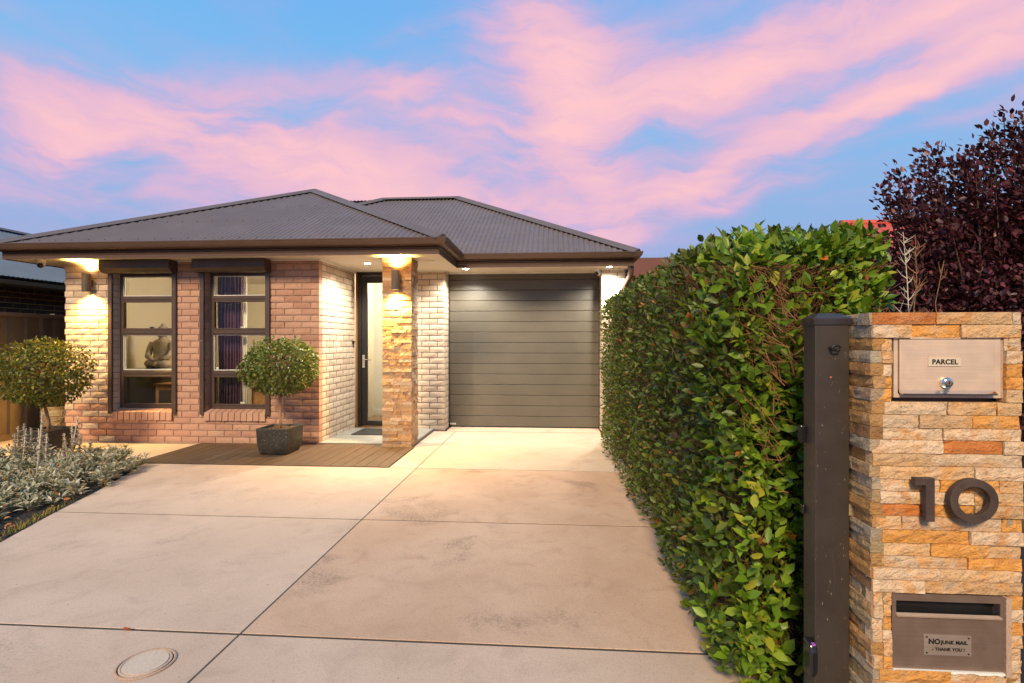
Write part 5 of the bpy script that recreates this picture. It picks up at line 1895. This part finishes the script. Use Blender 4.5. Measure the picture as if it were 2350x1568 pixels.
n_ros = 0
while n_ros < 600:
    y = random.uniform(3.55, 5.60); e_ = bl(y)
    t_ = (y - 3.55) / 2.05
    inset = .36 * (1 - t_) ** 1.7 - .09
    x = e_ - inset - random.random() * 2.3
    if x < -6.6: continue
    hgt = .02 + (.045 + .035 * t_) * (1.2 + vnoise(np.array([[x, y, 0]]), 3, 1)[0]) * min(1, (e_ - inset - x) / .35 + .2)
    rosette(x, y, hgt - .03, random.randint(9, 13), random.uniform(.062, .098))
    if hgt > .08: rosette(x + random.uniform(-.05, .05), y + random.uniform(-.05, .05), hgt * .4 - .03, 6, .08)
    if random.random() < .4: rosette(x, y, hgt - .03 + .05, 6, .06)
    n_ros += 1
spike_px = [(117, 1183, 1325), (108, 1222, 1325), (216, 1177, 1275), (200, 1203, 1290), (222, 1216, 1280), (178, 1222, 1290), (50, 1206, 1270), (66, 1200, 1275), (72, 1214, 1282), (86, 1212, 1280), (40, 1226, 1284), (130, 1222, 1285), (250, 1230, 1275)]
for (px_, ytop, ybase) in spike_px:
    b_ = gp(px_, ybase + 25, .0)
    h_ = (ybase + 25 - ytop) / F * b_.length * .93
    lx, ly = random.gauss(0, .018), random.gauss(0, .018)
    mbk = MB(); mbk.tube([(b_.x - lx * 2, b_.y - ly * 2, 0), (b_.x - lx * .4, b_.y - ly, h_ * .5), (b_.x, b_.y, h_)], [.008, .007, .004], 6)
    sp_o = mbk.build('flower_spike', paint('woolly_stem', (.50, .42, .32), .9, .1) if 'woolly_stem' not in bpy.data.materials else bpy.data.materials['woolly_stem'], lam, smooth=True)
    p2, t2, n2, l2, w2, c2 = [], [], [], [], [], []
    for j in range(18):
        z = h_ * (.45 + .55 * j / 17); kk = 9 if j % 2 == 0 else 5
        for i in range(kk):
            a = random.uniform(0, 6.28); d = np.array([math.cos(a), math.sin(a), random.uniform(.2, .9)])
            p2.append((b_.x, b_.y, z + random.uniform(-.008, .008))); t2.append(d); n2.append(np.array([0, 0, 1.]) + rng.normal(size=3) * .3)
            l_ = random.uniform(.024, .042) * (1.2 - .65 * j / 17) * (1.2 if j % 3 == 0 else .8); l2.append(l_); w2.append(l_ * .55)
            c2.append(np.array(random.choice([(.52, .43, .33), (.44, .36, .32), (.58, .49, .38)])) * random.uniform(.85, 1.1))
    V_, c_ = leaf_arrays(np.array(p2), np.array(t2), unit(np.array(n2)), np.array(l2), np.array(w2), np.array(c2), .2)
    put('buds', leaf_mesh('buds', V_, c_, MAT['leaf_soft'], b_), None, sp_o, b_, kind='stuff')
    for z in np.arange(.05, h_ * .5, .05):
        for s_ in (0, math.pi):
            a = z * 40 + s_; d = np.array([math.cos(a), math.sin(a), .5])
            Pl.append((b_.x, b_.y, z)); Tl.append(d); Nl.append(np.array([-d[0] * .4, -d[1] * .4, 1.])); Ll.append(.065); Wl.append(.02); Cl.append(np.array((.36, .36, .30)))
P2, T2, N2, L2, W2, C2 = map(np.array, (Pl, Tl, Nl, Ll, Wl, Cl))
T2 = unit(T2); N2 = unit(N2)
dist = np.linalg.norm(P2 - np.array([0, 0, EYE]), axis=1)
score = L2 / dist + (P2[:, 2] > .06) * .006
infr = (P2[:, 0] / P2[:, 1] > -1.10)
cand = np.argsort(-(score * infr))[:300]
individual_leaves(lam, P2, T2, N2, L2, W2, C2, MAT['leaf_soft'], cand, 8, .38)
rest = np.ones(len(P2), bool); rest[cand] = False
V, cc = leaf_arrays(P2[rest], T2[rest], N2[rest], L2[rest], W2[rest], C2[rest], .38, 1.4)
put('foliage', leaf_mesh('foliage', V, cc, MAT['leaf_soft'], (-4.9, 4.6, 0)), None, lam, (-4.9, 4.6, 0), kind='stuff')

# dry leaves caught in the border, and weeds along the slab edge
k = 90
yy = rng.uniform(3.2, 5.2, k); xx = np.array([bl(v) for v in yy]) - rng.random(k) ** 1.3 * 1.2 - .02
Pd = np.stack([xx, yy, rng.uniform(-.015, .05, k)], 1)
V, cc = leaf_arrays(Pd, unit(rng.normal(size=(k, 3)) * np.array([1, 1, .25])), unit(UP + rng.normal(size=(k, 3)) * .4), rng.uniform(.03, .06, k), rng.uniform(.018, .03, k), palette(k, [(.40, .12, .04), (.30, .14, .06), (.45, .22, .08)], [1, 1, 1]), 0, 2.0)
dl = put('dry_leaves', leaf_mesh('dry_leaves', V, cc, MAT['leaf_soft']), None, None)
tag(dl, 'scattered rust coloured dry leaves on the dark mulch', 'leaves', kind='stuff')
mb = MB(); cs = []
for i in range(230):
    y = random.choice([random.uniform(3.2, 4.25), random.gauss(3.62, .12), random.gauss(3.95, .1)]); x = bl(y) - .012 - abs(random.gauss(0, .035))
    l_ = random.uniform(.02, .062); a = random.uniform(0, 6.28); d = Vector((math.cos(a), math.sin(a), 0)); sd = Vector((-d.y, d.x, 0)) * .0022; o_ = Vector((x, y, -.006))
    vs = [o_ - sd, o_ + sd, o_ + d * l_ * .25 + Vector((0, 0, l_ * .65)) + sd * .8, o_ + d * l_ * .25 + Vector((0, 0, l_ * .65)) - sd * .8, o_ + d * l_ * .65 + Vector((0, 0, l_))]
    mb.add(vs, [(0, 1, 2, 3), (3, 2, 4)]); cs += [palette(1, [(.30, .28, .05), (.40, .31, .06), (.18, .22, .04), (.44, .26, .07)], [3, 3, 1, 2], .2)[0]] * 5
me = mb.mesh('grass'); ca = me.color_attributes.new('Col', 'FLOAT_COLOR', 'POINT')
ca.data.foreach_set('color', np.concatenate([np.array(cs), np.ones((len(cs), 1))], 1).ravel()); me.materials.append(MAT['leaf_soft'])
tag(put('grass_weeds', me), 'yellow green grass weeds along the driveway edge', 'grass', kind='stuff')
fl = gp(338, 1747, .004)
V, cc = leaf_arrays(np.array([[fl.x, fl.y, .010], [fl.x + .02, fl.y + .004, .012]]), np.array([[1, .1, .05], [1., -.3, .1]]), np.array([[0, -.3, 1.], [0, .4, 1.]]), np.array([.032, .03]), np.array([.018, .016]), np.array([[.38, .10, .05], [.42, .13, .06]]), 0, 2.5)
tag(put('fallen_leaf', leaf_mesh('fallen_leaf', V, cc, MAT['leaf_soft'], fl), None, None, fl), 'single curled red leaf on the driveway joint', 'leaf')

# ---- purple plum tree behind the pillar
pt = thing('plum_tree', (4.35, 5.3, 0), 'dark purple leaved plum tree rising behind the letterbox pillar', 'tree')
tx, ty = 4.35, 5.3
tr = MB(); tr.tube([(tx, ty, -.05), (tx + .02, ty, .5), (tx - .03, ty, 1.0)], [.075, .06, .055], 9)
Pp, Tp, Np = [], [], []
shoots = []
for i in range(70):
    a = random.uniform(0, 6.28); r_ = 1.26 * math.sqrt(random.random())
    bx2, by2 = tx + r_ * math.cos(a), ty + r_ * math.sin(a) * .85
    topz = 3.30 - .62 * (r_ / 1.38) ** 2 + random.uniform(-.45, .22) + .12 * (bx2 - tx)
    shoots.append((bx2, by2, topz))
for (px_, py_) in ((2480, 505), (2585, 408), (2530, 445), (2700, 415), (2795, 335), (2765, 365), (2665, 440), (2830, 340), (2500, 470), (2560, 430), (2618, 432), (2735, 380), (2455, 520), (2780, 312)):
    q_ = at(px_, py_, 5.0); shoots.append((q_.x, 5.0, q_.z))
for (bx2, by2, topz) in shoots:
    base_ = Vector((tx + (bx2 - tx) * .18, ty + (by2 - ty) * .18, 1.0 + random.uniform(-.05, .2)))
    mid = Vector((tx + (bx2 - tx) * .75, ty + (by2 - ty) * .75, 1.0 + (topz - 1.0) * .38))
    tip = Vector((bx2 + random.uniform(-.08, .08), by2, topz))
    tr.tube([base_, mid, (mid + tip) / 2 + Vector((random.uniform(-.03, .03), 0, .02)), tip], [.022, .014, .008, .003], 5, cap=False)
    for j in range(620):
        u = random.random() ** .95
        if u > .8 and random.random() < .35: continue
        if u < .5: p = base_.lerp(mid, u * 2)
        else: p = mid.lerp(tip, (u - .5) * 2)
        sp_ = .26 * (1 - .80 * u) + .012
        g_ = rng.normal(size=3) * sp_ * .62
        Pp.append(np.array(p) + g_)
        dd = unit(g_ + np.array([-.10, 0, .12]) + rng.normal(size=3) * .06)
        Tp.append(dd); Np.append(UP * .8 + rng.normal(size=3) * .5)
for j in range(14000):                                   # skirt down to the ground behind the wall
    a = random.uniform(0, 6.28); r_ = 1.28 * random.random() ** .5
    Pp.append(np.array([tx + r_ * math.cos(a), ty + r_ * math.sin(a) * .85, random.uniform(.55, 2.0)]))
    Tp.append(rng.normal(size=3) + np.array([0, 0, -.2])); Np.append(UP + rng.normal(size=3) * .6)
k = len(Pp)
tr.build('trunk', MAT['plum_bark'], pt, smooth=True)
Lp = rng.uniform(.040, .068, k)
V, cc = leaf_arrays(np.array(Pp), unit(np.array(Tp)), unit(np.array(Np)), Lp, Lp * rng.uniform(.48, .62, k), palette(k, [(.115, .030, .042), (.075, .023, .032), (.155, .044, .056), (.052, .019, .027), (.32, .042, .055)], [4, 4, 2.5, 3, .12], .3))
put('crown', leaf_mesh('crown', V, cc, MAT['leaf_plum'], (tx, ty, 1)), None, pt, (tx, ty, 1))


# ---- bare saplings between hedge and plum
def sapling(px_, ybase, ytop, Y, mat, label, n=26, wob=.02):
    b_ = at(px_, ybase, Y); t_ = at(px_, ytop, Y)
    th = thing('bare_sapling', (b_.x, Y, 0), label, 'sapling', 'bare saplings behind the pillar')
    m2 = MB(); H = t_.z
    pts = [Vector((b_.x + random.uniform(-wob, wob) * (i > 0), Y + random.uniform(-wob, wob), H * i / 7)) for i in range(8)]
    m2.tube(pts, [.011 - .0095 * i / 7 for i in range(8)], 6)
    m2.build('trunk', mat, th, smooth=True)
    m3 = MB()
    for i in range(n):
        u = random.uniform(.45, .97) * 7; k0 = int(u); p = pts[k0].lerp(pts[min(7, k0 + 1)], u - k0)
        a = random.uniform(0, 6.28); l_ = random.uniform(.08, .24) * (1.25 - u / 7)
        d = Vector((math.cos(a), math.sin(a) * .6, random.uniform(.5, 1.3))).normalized()
        e1 = p + d * l_ * .5; e2 = p + d * l_ + Vector((random.uniform(-.03, .03), 0, .01))
        m3.tube([p, e1, e2], [.004, .0028, .0012], 4, cap=False)
        m3.tube([e1, e1 + Vector((random.uniform(-.06, .06), random.uniform(-.04, .04), random.uniform(.02, .07)))], [.0022, .001], 4, cap=False)
    m3.build('branches', mat, th, kind='stuff')


sapling(2512, 865, 641, 3.5, MAT['pale_bark'], 'bare pale barked sapling between the hedge and plum tree', 34)
sapling(2538, 865, 648, 3.55, MAT['twig'], 'bare orange twigged sapling just right of the pale one', 34, .03)
sapling(2604, 860, 722, 3.5, MAT['twig'], 'short bare sapling in front of the plum foliage', 16, .03)
gpal = [(.030, .055, .025), (.045, .075, .03), (.022, .04, .02)]
strap_clump('strappy_bush', 2.05, 3.25, .75, 90, .72, 'dark green strappy bush behind the pillar top by the saplings', 'plant', gpal, .75, .014)
strap_clump('strappy_bush', 2.42, 3.45, .70, 80, .70, 'dark green strappy bush behind the pillar nearer the plum tree', 'plant', gpal, .75, .014)
for n_ in ('strappy_bush', 'strappy_bush.001'):
    o = bpy.data.objects[n_]; o['group'] = 'strappy bushes behind the pillar'
    MB().lathe([(.10, -.1), (.08, .4), (.06, .78)], o.location.x, o.location.y, 8).build('stump', MAT['bark'], o)
